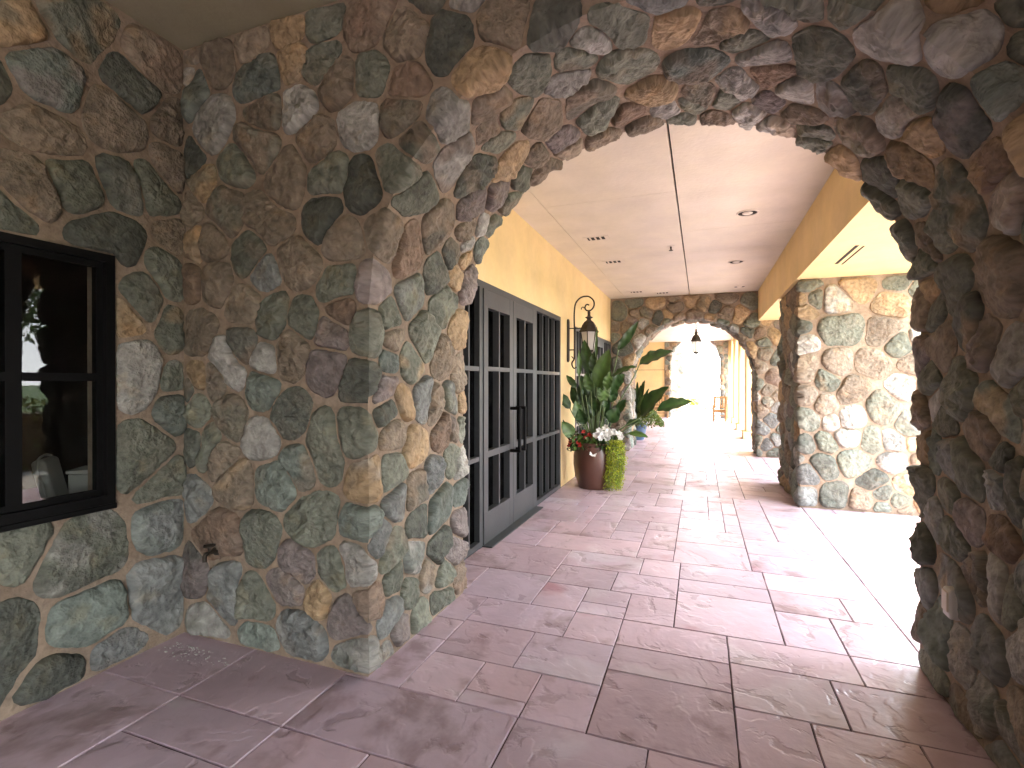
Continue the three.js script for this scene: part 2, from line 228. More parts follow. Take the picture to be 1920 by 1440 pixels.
// a wall with an arched opening: front face at z = zf, reveal running back to zb
function archSurface(c, a, spring, b, xl, xr, top, zf, zb, reveal = true) {
  const T = zf - zb, P = []; // curve sampled from the left foot to the right foot
  for (let i = 0; i < 30; i++) P.push([c - a, spring * i / 30]);
  for (let i = 0; i <= 90; i++) { const t = Math.PI - Math.PI * i / 90; P.push([c + a * Math.cos(t), spring + b * Math.sin(t)]); }
  for (let i = 29; i >= 0; i--) P.push([c + a, spring * i / 30]);
  const S = [0]; for (let i = 1; i < P.length; i++) S.push(S[i - 1] + Math.hypot(P[i][0] - P[i - 1][0], P[i][1] - P[i - 1][1])); const L = S[S.length - 1];
  const C = s => { s = clamp(s, 0, L - 1e-6); let lo = 0, hi = S.length - 1; while (hi - lo > 1) { const m = (lo + hi) >> 1; if (S[m] <= s) lo = m; else hi = m; } const t = (s - S[lo]) / (S[hi] - S[lo]), A = P[lo], B = P[hi]; const x = A[0] + (B[0] - A[0]) * t, y = A[1] + (B[1] - A[1]) * t;
    let nx, ny; if (y <= spring) { nx = x < c ? -1 : 1; ny = 0; } else { nx = (x - c) / (a * a); ny = (y - spring) / (b * b); const l = Math.hypot(nx, ny) || 1; nx /= l; ny /= l; } return { x, y, nx, ny }; };
  const open = (x, y) => y <= spring ? Math.abs(x - c) < a : ((x - c) / a) ** 2 + ((y - spring) / b) ** 2 < 1;
  const near = (x, y) => { let best = 1e9, bs = 0; for (let i = 0; i + 1 < P.length; i++) { const A = P[i], B = P[i + 1], dx = B[0] - A[0], dy = B[1] - A[1], t = clamp(((x - A[0]) * dx + (y - A[1]) * dy) / (dx * dx + dy * dy), 0, 1), d = (A[0] + dx * t - x) ** 2 + (A[1] + dy * t - y) ** 2; if (d < best) { best = d; bs = S[i] + t * (S[i + 1] - S[i]); } } return { s: bs, d: Math.sqrt(best) }; };
  const lip = 0.07;
  const soffit = (s, t) => { if (s < 0.012 || s > L - 0.012 || t > T + lip) return null; const q = C(s);
    if (t < 0) { const x = q.x - q.nx * t, y = q.y - q.ny * t; if (x < xl + 0.012 || x > xr - 0.012 || y < 0.012 || y > top - 0.01) return null; const n = V(0, 0, 1); if (t > -0.02) n.lerp(V(-q.nx, -q.ny, 0), 0.5 + 0.5 * t / 0.02).normalize(); return { p: V(x, y, zf), n }; }
    if (t > T) { const r = t - T; return { p: V(q.x + q.nx * r, q.y + q.ny * r, zb), n: V(-q.nx, -q.ny, -0.4 - r * 20).normalize() }; }
    const n = V(-q.nx, -q.ny, 0); if (t < 0.02) n.lerp(V(0, 0, 1), 0.5 - 0.5 * t / 0.02).normalize(); if (T - t < 0.02) n.lerp(V(0, 0, -1), 0.25).normalize(); return { p: V(q.x, q.y, zf - t), n }; };
  const front = (x, y) => { if (x < xl + 0.012 || x > xr - 0.012 || y < 0.012 || y > top - 0.01) return null; if (open(x, y)) { if (!reveal) return null; const m = near(x, y); return soffit(m.s, m.d); }
    return { p: V(x, y, zf), n: V(0, 0, 1) }; };
  const frontArea = (xr - xl) * top - 2 * a * spring - Math.PI * a * b / 2, revealArea = reveal ? L * T : 0;
  const mk = (w, e) => w && { p: w.p, n: w.n, ...e };
  return { area: frontArea + revealArea, L, C, P, near, open,
    sample: R => { if (R() * (frontArea + revealArea) < frontArea) { const x = xl + R() * (xr - xl), y = R() * top; if (open(x, y)) return null; if (reveal) { const m = near(x, y); if (m.d < 0.2) return mk(soffit(m.s, -m.d), { f: false, u: m.s, v: -m.d }); } return mk(front(x, y), { f: true, u: x, v: y }); } const s = R() * L, t = R() * T; return mk(soffit(s, t), { f: false, u: s, v: t }); },
    snap: (s, x, y, d) => !s.f && Math.abs(s.v + y) < d ? [x, 1e-5 - s.v] : [x, y], walk: (s, x, y) => s.f ? front(s.u + x, s.v + y) : soffit(s.u + x, s.v + y),
    edges: (R, o) => { const l = []; if (reveal) for (let s = 0.1; s < L; s += o.size * (0.75 + 0.5 * R())) { const t = (R() - 0.5) * 0.14, w = soffit(s, t); if (w) l.push(mk(w, { f: false, u: s, v: t })); } if (reveal) for (let s = 0.12; s < L; s += o.size * (0.6 + 0.45 * R())) { const t = T - 0.02 - 0.05 * R(), w = soffit(s, t); if (w) l.push(mk(w, { f: false, u: s, v: t })); } return l; } };
}
function archMortar(c, a, spring, b, xl, xr, top, zf, zb) {
  const s = new THREE.Shape(); s.moveTo(xl, 0); s.lineTo(c - a, 0); s.lineTo(c - a, spring);
  for (let i = 1; i <= 60; i++) { const t = Math.PI - Math.PI * i / 60; s.lineTo(c + a * Math.cos(t), spring + b * Math.sin(t)); }
  s.lineTo(c + a, 0); s.lineTo(xr, 0); s.lineTo(xr, top); s.lineTo(xl, top); s.closePath();
  const g = new THREE.ExtrudeGeometry(s, { depth: zf - zb, bevelEnabled: false, curveSegments: 4 }); g.translate(0, 0, zb); return metreUV(g);
}

// ================================================================ SETTING: ground and floor
{
  const g = structure('ground');
  part('lawn', box(-300, 300, -0.4, -0.06, -300, 300), M.lawn, g);
  part('paving', box(-8, 9, -0.055, -0.05, -90, 12), M.plaza, g);
  const fl = structure('floor');
  part('grout', box(-7.1, XE + 0.6, -0.045, -0.009, ZEND - 6, 3.9), M.grout, fl);
  const R = rng(5), slabs = [];
  const S = (x0, x1, z0, z1) => slabs.push([x0, x1, z0, z1]);
  function fill(x0, x1, z0, z1, u = 0.1525) { // random ashlar on a grid; z0 nearer than z1
    const nx = Math.max(1, Math.round((x1 - x0) / u)), nz = Math.max(1, Math.round((z0 - z1) / u)), ux = (x1 - x0) / nx, uz = (z0 - z1) / nz, G = new Uint8Array(nx * nz);
    const sizes = [[4, 3], [4, 2], [2, 2], [3, 2], [6, 4], [2, 3], [4, 4], [3, 3], [6, 3], [2, 4], [4, 2]];
    for (let j = 0; j < nz; j++) for (let i = 0; i < nx; i++) { if (G[j * nx + i]) continue; let [w, h] = sizes[Math.floor(R() * sizes.length)];
      let ww = 0; while (ww < w && i + ww < nx && !G[j * nx + i + ww]) ww++; if (i + ww === nx - 1 && !G[j * nx + nx - 1]) ww++; h = Math.min(h, nz - j); if (nz - j - h === 1) h++;
      for (let b = 0; b < h; b++) for (let a = 0; a < ww; a++) G[(j + b) * nx + i + a] = 1; S(x0 + i * ux, x0 + (i + ww) * ux, z0 - j * uz, z0 - (j + h) * uz); }
  }
  const a = -1.39, b = -1.08, b2 = -0.93, c = -0.765, d = -0.46, e = -0.155, e1 = 0.145, f = 0.455, g1 = 0.61, h = 0.765, i = 0.9, JX = 1.135, JA = -2.13, JB = -3.24;
  // under the near arch
  S(-1.6, a, JA, -2.62); S(-1.6, a, -2.62, -2.87); S(-1.6, a, -2.87, JB); S(a, b, JA, -2.49); S(a, b2, -2.49, -2.89); S(b, c, JA, -2.235); S(b, c, -2.235, -2.49); S(c, d, JA, -2.49); S(b2, d, -2.49, -2.89); S(a, c, -2.89, JB); S(c, d, -2.89, JB);
  S(d, e1, JA, -2.65); S(d, e1, -2.65, -2.92); S(d, e1, -2.92, JB); S(e1, f, JA, -2.545); S(f, 0.85, JA, -2.545); S(0.85, 1.1, JA, -2.545); S(e1, g1, -2.545, -2.94); S(g1, 1.1, -2.545, -2.94); S(e1, h, -2.94, JB); S(h, 1.1, -2.94, JB);
  // walkway behind it
  S(XW, -1.6, JB, -3.77); S(-1.6, b, JB, -3.77); S(XW, b, -3.77, -4.42); S(b, c, JB, -3.655); S(c, d, JB, -3.41); S(c, d, -3.41, -3.655); S(b, g1 - 1.22, -3.655, -4.04); S(-0.61, e, -3.655, -4.04); S(d, e, JB, -3.655);
  S(e, f, JB, -3.82); S(e, f, -3.82, -4.065); S(e, f, -4.065, -4.42); S(f, h, JB, -3.71); S(h, JX, JB, -3.71); S(f, i, -3.71, -4.07); S(i, JX, -3.71, -4.07); S(f, JX, -4.07, -4.42); S(b, -0.45, -4.04, -4.42); S(-0.45, e, -4.04, -4.42);
  fill(XW, JX, -4.42, -7.1); fill(XW, JX, -7.1, ZC);
  fill(JX, XE + 0.6, JB, -6.87); fill(JX, XE + 0.6, -6.87, ZC);
  // vestibule
  S(XV - 0.04, -2.34, -1.71, JA - 0.06); S(-2.34, -1.71, -1.71, JA - 0.06); S(-1.71, c, -1.71, JA); S(-1.73, -1.592, JA, -2.2); S(XV - 0.04, -2.34, -1.1, -1.71); S(-2.34, -1.71, -1.45, -1.71); S(-2.34, -1.71, -0.9, -1.45); S(-1.71, -1.25, -1.1, -1.71); S(-1.25, c, -1.1, -1.71);
  S(c, -0.2, -1.72, JA); S(-0.2, 0.5, -1.6, JA); S(0.5, 1.1, -1.72, JA); S(c, -0.2, -1.1, -1.72); S(-0.2, 0.5, -1.1, -1.6); S(0.5, 1.1, -1.1, -1.72); S(XV - 0.04, -2.34, -0.5, -1.1); S(-2.34, -1.71, -0.5, -0.9); S(-1.71, -0.2, -0.5, -1.1); S(-0.2, 1.1, -0.5, -1.1);
  fill(XV, XE + 0.6, 3.6, -0.5, 0.22); fill(1.1, XE + 0.6, -0.5, JA, 0.2);
  const nNear = slabs.length; const farS = [];
  function slabGeo(x0, x1, z0, z1, n) {
    const g2 = 0.003 + 0.0015 * R(), ch = 0.0045, top = -0.0012 * R(), pts = []; const w = x1 - x0, l = z0 - z1;
    const side = (ax, az, bx, bz) => { const m = n; for (let k = 0; k < m; k++) { const t = k / m, q = (k ? 1 : 0.4) * 0.0035 * (R() - 0.3); const dx = bx - ax, dz = bz - az, L = Math.hypot(dx, dz); pts.push([ax + dx * t - dz / L * q, az + dz * t + dx / L * q]); } };
    side(x0 + g2, z0 - g2, x1 - g2, z0 - g2); side(x1 - g2, z0 - g2, x1 - g2, z1 + g2); side(x1 - g2, z1 + g2, x0 + g2, z1 + g2); side(x0 + g2, z1 + g2, x0 + g2, z0 - g2);
    const cx = (x0 + x1) / 2, cz = (z0 + z1) / 2, N = pts.length, pos = [cx, top, cz], idx = [], col = [], uv = []; const tone = 0.86 + 0.26 * R(), hue = (R() - 0.5) * 0.06;
    for (const [k, y] of [[ch * 0.6, top], [0, top - ch * 1.1], [-0.001, -0.03]]) for (const [x, z] of pts) { const sx = (Math.abs(x - cx) - k) / Math.abs(x - cx || 1), sz = (Math.abs(z - cz) - k) / Math.abs(z - cz || 1); pos.push(cx + (x - cx) * (Math.abs(x - cx) > 0.01 ? sx : 1), y, cz + (z - cz) * (Math.abs(z - cz) > 0.01 ? sz : 1)); }
    const ox = R() * 2.7, oz = R() * 2.7, fl2 = R() < 0.5 ? 1 : -1; for (let k = 0; k < pos.length; k += 3) { uv.push(pos[k] * fl2 + ox, pos[k + 2] + oz); col.push(tone * (1 + hue), tone, tone * (1 - hue)); }
    for (let k = 0; k < N; k++) { const m = (k + 1) % N; idx.push(0, 1 + k, 1 + m); for (let q = 0; q < 2; q++) { const A = 1 + q * N + k, B = 1 + q * N + m; idx.push(A, A + N, B, B, A + N, B + N); } }
    let gg = new THREE.BufferGeometry(); gg.setAttribute('position', new THREE.Float32BufferAttribute(pos, 3)); gg.setAttribute('uv', new THREE.Float32BufferAttribute(uv, 2)); gg.setAttribute('color', new THREE.Float32BufferAttribute(col, 3)); gg.setIndex(idx); gg = gg.toNonIndexed(); gg.computeVertexNormals(); return gg;
  }
  let count = 0;
  slabs.map(q => ({ q, d: Math.hypot((q[0] + q[1]) / 2, (q[2] + q[3]) / 2) + (q[2] > -0.9 ? 50 : 0) })).sort((p, q) => p.d - q.d).forEach(({ q }) => { const g3 = slabGeo(...q, 4); if (count < 300) part(count ? 'paving_slab_' + String(count).padStart(3, '0') : 'paving_slab', g3, M.slab, fl); else farS.push(g3); count++; });
  slabs.length = 0; fill(-6, XE + 0.6, ZC, -17, 0.2); fill(-6, XE + 0.6, -17, ZEND - 6, 0.25); for (const q of slabs) farS.push(slabGeo(...q, 1));
  const m = part('far_paving', mergeGeometries(farS), M.slab, fl); m.userData.kind = 'stuff';
}

// ================================================================ SETTING: stone walls and arches
const NEAR = [-0.25, 1.335, 1.86, 1.235, XV, XE, H1, ZA, ZB];
{
  const t = thing('stone_archway', 'nearest fieldstone archway with deep rough reveal, framing the covered walkway', 'archway', [0, 0, 0], 0);
  part('mortar', archMortar(...NEAR), M.mortar, t);
  const st = lay(archSurface(...NEAR), { seed: 12, size: 0.23, gap: 0.008, height: 0.05, M: 44, rings: RN });
  addStones(t, st, 300, s => !(s.p.x > 1.3) );
}
const FAR = [-0.2, 1.27, 1.6, 1.27, XW, XE, H, ZC, ZD];
{
  const t = thing('stone_archway', 'distant fieldstone archway across the walkway behind the potted plant', 'archway', [0, 0, 0], 0);
  part('mortar', archMortar(...FAR), M.mortar, t);
  const st = lay(archSurface(...FAR), { seed: 31, size: 0.29, gap: 0.007, height: 0.055, M: 30, rings: RF, warm: 0.8 });
  addStones(t, st, 260);
}
{ // vestibule wall with the dark window
  const t = thing('stone_wall', 'fieldstone wall on the left with a black framed window', 'stone wall');
  const z0 = 3.6, W0 = [-0.22, 0.9], hole = (u, v) => { const z = ZA + u; return z > -1.765 && z < -0.235 && v > 0.86 && v < 2.17; };
  const y0 = 0.87, y1 = 2.16, za = -1.755, zb = -0.245;
  part('mortar', [box(XV - 0.2, XV, 0, H1, za, ZA - 0.3), box(XV - 0.2, XV, 0, y0, zb, za), box(XV - 0.2, XV, y1, H1, zb, za), box(XV - 0.2, XV, 0, H1, z0, zb)], M.mortar, t);
  const st = lay(prism([[XV, ZA], [XV, z0]], 0, H1, -1, hole), { seed: 53, size: 0.28, gap: 0.009, height: 0.045, M: 44, rings: RN });
  addStones(t, st, 300, s => s.p.z < -0.6);
}
{ // pillar between the openings of the arcade
  const t = thing('stone_pillar', 'sunlit free standing fieldstone pillar on the right, between two openings', 'pillar');
  const zf = -6.89, zb = -8.42, x0 = 1.115;
  part('mortar', box(x0, XE, 0, SOF, zf, zb), M.mortar, t);
  const st = lay(prism([[x0 + 0.12, zb], [x0, zb], [x0, zf], [XE, zf], [XE, zf - 0.14]], 0, SOF - 0.01, 1), { seed: 64, size: 0.29, gap: 0.008, height: 0.05, M: 32, rings: RN, warm: 1 });
  addStones(t, st, 250);
}

// ================================================================ SETTING: plastered walls, beams, ceilings, building shell
{
  const t = thing('yellow_wall', 'smooth yellow plaster wall holding the glass doors and the wall lantern', 'wall');
  const top = H + 0.02, x0 = XW - 0.14;
  part('wall_panel', [box(x0, XW, 2.42, top, ZB, -6.95), box(x0, XW, 0, top, -6.95, -7.86), box(x0, XW, 2.38, top, -7.86, ZC)], M.yellow, t);
  const b = thing('header_beam', 'yellow plastered header beam over the openings on the right', 'beam');
  part('plaster', box(XO, XE, SOF, H + 0.3, ZB, ZC, 0), M.yellow, b);
  part('slot_vent', [box(1.3, 1.33, SOF - 0.004, SOF + 0.01, -5.35, -6.1), box(1.37, 1.385, SOF - 0.004, SOF + 0.01, -5.4, -6.15)], M.slot, b);
}
{
  const c = structure('ceiling');
  // walkway ceiling panels with recessed joints
  const g = 0.008, xs = [XW, -1.54, -0.225, XO], y = H, nm = () => numberedIn(c, 'ceiling_panel');
  const P = (x0, x1, z0, z1, jl = g, jr = g) => part(nm(), box(x0 + jl / 2, x1 - jr / 2, y, y + 0.06, z0, z1 + 0.005), M.ceiling, c);
  P(xs[0], xs[1], ZB, ZC, 0, 0.005); P(xs[1], xs[2], ZB, -5.1, 0.005, 0.016); P(xs[1], xs[2], -5.1, -7.6, 0.005, 0.016); P(xs[1], xs[2], -7.6, ZC, 0.005, 0.016);
  P(xs[2], xs[3], ZB, -6.5, 0.016, 0); P(xs[2], xs[3], -6.5, -7.55, 0.016, 0); P(xs[2], xs[3], -7.55, -9.4, 0.016, 0); P(xs[2], xs[3], -9.4, ZC, 0.016, 0);
  part('ceiling_backing', box(XW, XO, H + 0.061, H + 0.08, ZB, ZC), M.slot, c);
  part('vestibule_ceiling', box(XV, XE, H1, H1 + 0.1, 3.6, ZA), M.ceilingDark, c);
  part('far_ceiling', box(-6, 1.74, H3, H3 + 0.1, ZD, ZEND), M.ceiling, c);
  delete c.userData._n;
  const r = structure('building_shell');
  part('roof_slab', [box(-7.2, XE, 3.66, 3.86, 3.9, -11.7), box(-7.2, 2.5, 3.66, 3.86, -11.7, ZEND - 0.3)], M.yellow, r);
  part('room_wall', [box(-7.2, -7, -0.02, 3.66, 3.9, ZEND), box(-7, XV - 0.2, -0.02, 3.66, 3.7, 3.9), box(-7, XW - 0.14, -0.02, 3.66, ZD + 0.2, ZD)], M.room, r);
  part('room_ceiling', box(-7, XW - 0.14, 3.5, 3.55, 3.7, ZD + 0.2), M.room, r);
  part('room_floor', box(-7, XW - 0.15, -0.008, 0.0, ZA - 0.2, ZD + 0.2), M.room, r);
  // vestibule: back wall, right side with an opening to the court
  part('vestibule_wall', [box(XV - 0.2, 1.7, 0, 3.66, 3.6, 3.8), box(1.36, 1.7, 0, 3.66, ZA, VO0()), box(1.36, 1.7, 0, 3.66, VO1(), 3.6), box(1.36, 1.7, 2.35, 3.66, VO1(), VO0())], M.mortar, r);
  part('roof_edge', [box(XE, 2.95, H1 - 0.1, 3.86, 3.9, -11.7)], M.yellow, r);
  part('far_header', box(-6, XE, H3 + 0.1, 3.66, ZD, ZD - 0.1), M.yellow, r);
}
function VO0() { return 0.8; } function VO1() { return 3.4; }

// ================================================================ DOORS AND WINDOW
const DZ = -4.22;
function slabPart(name, list, m, p, label) { return part(name, list, m, p, null, label); }
function doorSet(label, zN, zL, leafW, zS, zF, top, group) { // zN near end, zL start of first leaf, zS end of leaves, zF far end (z decreasing); built at x = XW
  const t = thing('glass_double_door', label, 'door', [0, 0, 0], 0);
  const xo = XW + 0.012, xi = XW - 0.09;
  const fr = [box(xi, xo, top - 0.06, top, zN, zF), box(xi, xo, 0, top - 0.06, zN, zN - 0.05), box(xi, xo, 0, top - 0.06, zL + 0.075, zL + 0.003), box(xi, xo, 0, top - 0.06, zS - 0.003, zS - 0.075), box(xi, xo, 0, top - 0.06, zF + 0.05, zF), box(xi, xo, 0.004, 0.06, zN - 0.05, zL + 0.075), box(xi, xo, 0.004, 0.06, zS - 0.075, zF + 0.05)];
  slabPart('door_frame', fr, M.frame, t);
  const rails = [1.62, 0.81];
  for (const [z0, z1] of [[zN - 0.05, zL + 0.075], [zS - 0.075, zF + 0.05]]) { // side lights
    const n = 4, w = (z0 - z1) / n, bars = [];
    for (const y of rails) bars.push(box(xi + 0.02, xo - 0.004, y - 0.02, y + 0.02, z0, z1));
    const sl = slabPart('side_light', [...bars, ...[1, 2, 3].map(k => [[0.06, rails[1] - 0.02], [rails[1] + 0.02, rails[0] - 0.02], [rails[0] + 0.02, top - 0.06]].map(([ya, yb]) => box(xi + 0.02, xo - 0.006, ya, yb, z0 - k * w + 0.011, z0 - k * w - 0.011))).flat()], M.leaf, t);
    for (let k = 0; k < n; k++) for (const [ya, yb] of [[0.06, rails[1] - 0.02], [rails[1] + 0.02, rails[0] - 0.02], [rails[0] + 0.02, top - 0.06]]) part('pane', box(xi + 0.045, xi + 0.051, ya, yb, z0 - k * w - (k ? 0.011 : 0), z0 - (k + 1) * w + (k < n - 1 ? 0.011 : 0)), M.glass, sl);
  }
  for (let k = 0; k < 2; k++) {
    const z0 = zL - k * leafW - 0.003, z1 = z0 - leafW + 0.006, st = 0.1, yT = top - 0.065, xa = xi + 0.01, xb = xo + 0.01, gm = (z0 + z1) / 2, y0 = 0.3, y1 = 2.19;
    const lf = slabPart('door_leaf', [box(xa, xb, 0.015, yT, z0, z0 - st, 0.004), box(xa, xb, 0.015, yT, z1 + st, z1, 0.004), box(xa, xb - 0.001, 0.015, y0, z0 - st, z1 + st), box(xa, xb - 0.001, y1, yT, z0 - st, z1 + st), box(xa, xb - 0.002, 1.605, 1.645, z0 - st, z1 + st), box(xa, xb - 0.002, 0.8, 0.86, z0 - st, z1 + st),
      ...[[y0, 0.8], [0.86, 1.605], [1.645, y1]].map(([a, b]) => box(xa, xb - 0.003, a, b, gm + 0.015, gm - 0.015))], M.leaf, t);
    for (const [a, b] of [[y0, 0.8], [0.86, 1.605], [1.645, y1]]) for (const [c, d] of [[z0 - st, gm + 0.015], [gm - 0.015, z1 + st]]) part('pane', box(xa + 0.03, xa + 0.036, a, b, c, d), M.glass, lf);
    const hz = k ? z0 - 0.08 : z1 + 0.08, hx = xb + 0.1; // long D pull handle set across the stile
    const hp = [[xb - 0.005, 1.23, hz], [hx, 1.23, hz], [hx, 0.79, hz], [xb - 0.005, 0.79, hz]];
    const hg = []; for (let q = 0; q + 1 < hp.length; q++) { const A = V(...hp[q]), B = V(...hp[q + 1]); const cy = new THREE.CylinderGeometry(0.017, 0.017, A.distanceTo(B), 10); cy.applyQuaternion(new THREE.Quaternion().setFromUnitVectors(V(0, 1, 0), B.clone().sub(A).normalize())); cy.translate((A.x + B.x) / 2, (A.y + B.y) / 2, (A.z + B.z) / 2); hg.push(cy); const sp = new THREE.SphereGeometry(0.017, 10, 8); sp.translate(B.x, B.y, B.z); hg.push(sp); }
    part('pull_handle', hg, M.black, lf);
  }
  part('threshold', box(xo - 0.02, xo + 0.1, 0.002, 0.014, zL + 0.02, zS - 0.02, 0.006), M.frame, t);
  return t;
}
doorSet('nearest grey double door with long black pull handles and side lights', -3.27, DZ, 0.77, DZ - 1.54, -6.95, 2.42);
doorSet('far grey glazed double door, mostly hidden by the wall lantern and plant', -7.86, -8.75, 0.77, -10.29, -11.21, 2.38);
{
  const t = thing('black_window', 'large black framed window set in the left stone wall', 'window');
  const z0 = -0.245, z1 = -1.755, y0 = 0.87, y1 = 2.16, xo = XV + 0.028, xi = XV - 0.07, f = 0.04;
  part('window_frame', [box(xi, xo, y0, y0 + 0.045, z0, z1), box(xi, xo, y1 - f, y1, z0, z1), box(xi, xo, y0 + 0.045, y1 - f, z1 + f, z1), box(xi, xo, y0 + 0.045, y1 - f, z0, z0 - f)], M.black, t);
  const zm = -1.35;
  for (const [a, b] of [[zm, z1 + f], [z0 - f, zm]]) {
    const s = part('sash', [box(xi + 0.03, xo - 0.03, y0 + 0.045, y1 - f, a, a - 0.03), box(xi + 0.03, xo - 0.03, y0 + 0.045, y1 - f, b + 0.03, b), box(xi + 0.03, xo - 0.03, y0 + 0.045, y0 + 0.075, a - 0.03, b + 0.03), box(xi + 0.03, xo - 0.03, y1 - f - 0.03, y1 - f, a - 0.03, b + 0.03), box(xi + 0.03, xo - 0.025, 1.505, 1.545, a - 0.03, b + 0.03)], M.black, t);
    for (const [ya, yb] of [[y0 + 0.075, 1.505], [1.545, y1 - f - 0.03]]) part('pane', box(xi + 0.06, xi + 0.066, ya, yb, a - 0.03, b + 0.03), M.clear, s);
  }
  part('sill', box(XV - 0.1, XV + 0.035, y0 - 0.03, y0, z0 + 0.005, z1 - 0.005, 0.006), M.black, t);
  // things seen dimly through the glass
  const c1 = thing('cushion', 'pale grey cushion leaning inside behind the left window', 'cushion', [-3.2, 0.86, -1.64], 0.75);
  const cg = new RoundedBoxGeometry(0.06, 0.24, 0.19, 3, 0.025); cg.rotateZ(0.22); cg.translate(0, 0.125, 0); part('cover', cg, M.roomPale, c1);
  part('piping', tube([[0.03, 0.02, 0.09], [-0.02, 0.235, 0.09], [-0.02, 0.235, -0.09], [0.03, 0.02, -0.09]], 0.006, 24, 5, true), M.roomPale, c1);
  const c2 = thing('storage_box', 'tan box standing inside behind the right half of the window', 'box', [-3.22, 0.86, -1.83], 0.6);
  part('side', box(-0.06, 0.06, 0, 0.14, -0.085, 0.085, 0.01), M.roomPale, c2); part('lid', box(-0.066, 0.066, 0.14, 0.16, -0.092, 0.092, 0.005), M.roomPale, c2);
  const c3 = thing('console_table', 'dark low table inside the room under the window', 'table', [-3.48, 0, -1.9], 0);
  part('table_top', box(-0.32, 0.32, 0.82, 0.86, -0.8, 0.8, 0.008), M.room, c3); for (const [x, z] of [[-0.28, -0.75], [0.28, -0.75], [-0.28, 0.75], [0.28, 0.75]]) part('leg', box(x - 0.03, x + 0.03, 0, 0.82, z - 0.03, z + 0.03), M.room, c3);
}

// ================================================================ CEILING FITTINGS
{
  const vents = [[-1.25, -6.41, 'nearest slotted air vent in the walkway ceiling, near the door side'], [-1.25, -7.75, 'second slotted air vent from the front in the walkway ceiling'], [-1.23, -10.5, 'far left slotted air vent beside the distant arch'], [-0.74, -10.8, 'far slotted air vent above the middle of the distant arch']];
  for (const [x, z, l] of vents) { const t = thing('air_vent', l, 'air vent', [x, H, z], 0, 'air vents in the walkway ceiling');
    part('frame', [box(-0.16, 0.16, -0.006, 0.002, -0.085, -0.07), box(-0.16, 0.16, -0.006, 0.002, 0.07, 0.085), ...[-0.16, -0.085, -0.02, 0.045, 0.11].map(a => box(a, a + (a > 0.1 || a < -0.15 ? 0.05 : 0.022), -0.006, 0.002, -0.07, 0.07))], M.whitePaint, t);
    part('slots', box(-0.15, 0.15, -0.002, 0.003, -0.072, 0.072), M.slot, t); }
  const dl = [[0.47, -6.02, 'nearest round recessed downlight in the walkway ceiling'], [0.5, -8.4, 'middle round recessed downlight in the walkway ceiling'], [0.69, -10.6, 'farthest round recessed downlight, beside the distant arch']];
  for (const [x, z, l] of dl) { const t = thing('downlight', l, 'downlight', [x, H, z], 0, 'recessed downlights in the walkway ceiling');
    part('trim_ring', new THREE.TorusGeometry(0.105, 0.011, 8, 32).rotateX(Math.PI / 2), M.whitePaint, t); part('reflector', new THREE.CylinderGeometry(0.1, 0.1, 0.006, 32), M.slot, t); part('lamp_bulb', new THREE.SphereGeometry(0.055, 16, 8).scale(1, 0.35, 1), M.whitePaint, t); }
  const sp = thing('sprinkler_head', 'small sprinkler head on the ceiling beside the middle joint', 'sprinkler', [-0.38, H, -7.14]);
  part('escutcheon', new THREE.CylinderGeometry(0.045, 0.05, 0.012, 20), M.whitePaint, sp); part('nozzle', new THREE.LatheGeometry([[0, -0.06], [0.028, -0.058], [0.028, -0.053], [0.008, -0.05], [0.012, -0.02], [0.012, 0]].map(p => new THREE.Vector2(...p)), 14), M.iron, sp);
}

// ================================================================ LANTERNS
function lanternBody(t, y, s = 1, m = M.iron) { // y: bottom of the roof; hexagonal tapered cage below, bell roof above
  const L = (pts, seg = 6) => new THREE.LatheGeometry(pts.map(([r, h]) => new THREE.Vector2(r * s, y + h * s)), seg);
  const flat = g => { const q = g.toNonIndexed(); q.computeVertexNormals(); return q; };
  part('lantern_roof', [flat(L([[0.155, -0.012], [0.16, 0], [0.135, 0.035], [0.11, 0.10], [0.075, 0.15], [0.045, 0.17], [0.03, 0.19]]))], m, t);
  part('finial', L([[0.03, 0.185], [0.035, 0.2], [0.06, 0.215], [0.06, 0.222], [0.03, 0.235], [0.022, 0.26], [0.024, 0.3], [0.012, 0.32], [0.0, 0.325]], 14), m, t);
  const top = 0.128 * s, bot = 0.085 * s, h = 0.29 * s;
  const bars = []; for (let k = 0; k < 6; k++) { const a = k * Math.PI / 3; bars.push(bar([top * Math.sin(a), y - 0.005, top * Math.cos(a)], [bot * Math.sin(a), y - h, bot * Math.cos(a)], 0.013 * s)); }
  part('cage', bars, m, t);
  part('base', [flat(L([[0, -0.36], [0.02, -0.355], [0.025, -0.335], [0.055, -0.325], [0.09, -0.305], [0.095, -0.285], [0.0, -0.283]])), L([[0, -0.41], [0.012, -0.405], [0.018, -0.39], [0.01, -0.375], [0.014, -0.355]], 10)], m, t);
  for (let k = 0; k < 6; k++) { const a = k * Math.PI / 3, b = a + Math.PI / 3, q = (r, an, yy) => [r * Math.sin(an), yy, r * Math.cos(an)], f = 0.985; const g = new THREE.BufferGeometry(); g.setAttribute('position', new THREE.Float32BufferAttribute([...q(top * f, a, y - 0.006), ...q(bot * f, a, y - h), ...q(bot * f, b, y - h), ...q(top * f, a, y - 0.006), ...q(bot * f, b, y - h), ...q(top * f, b, y - 0.006)], 3)); g.setAttribute('uv', new THREE.Float32BufferAttribute(new Float32Array(12), 2)); g.computeVertexNormals(); part('pane', g, M.frosted, t); }
}
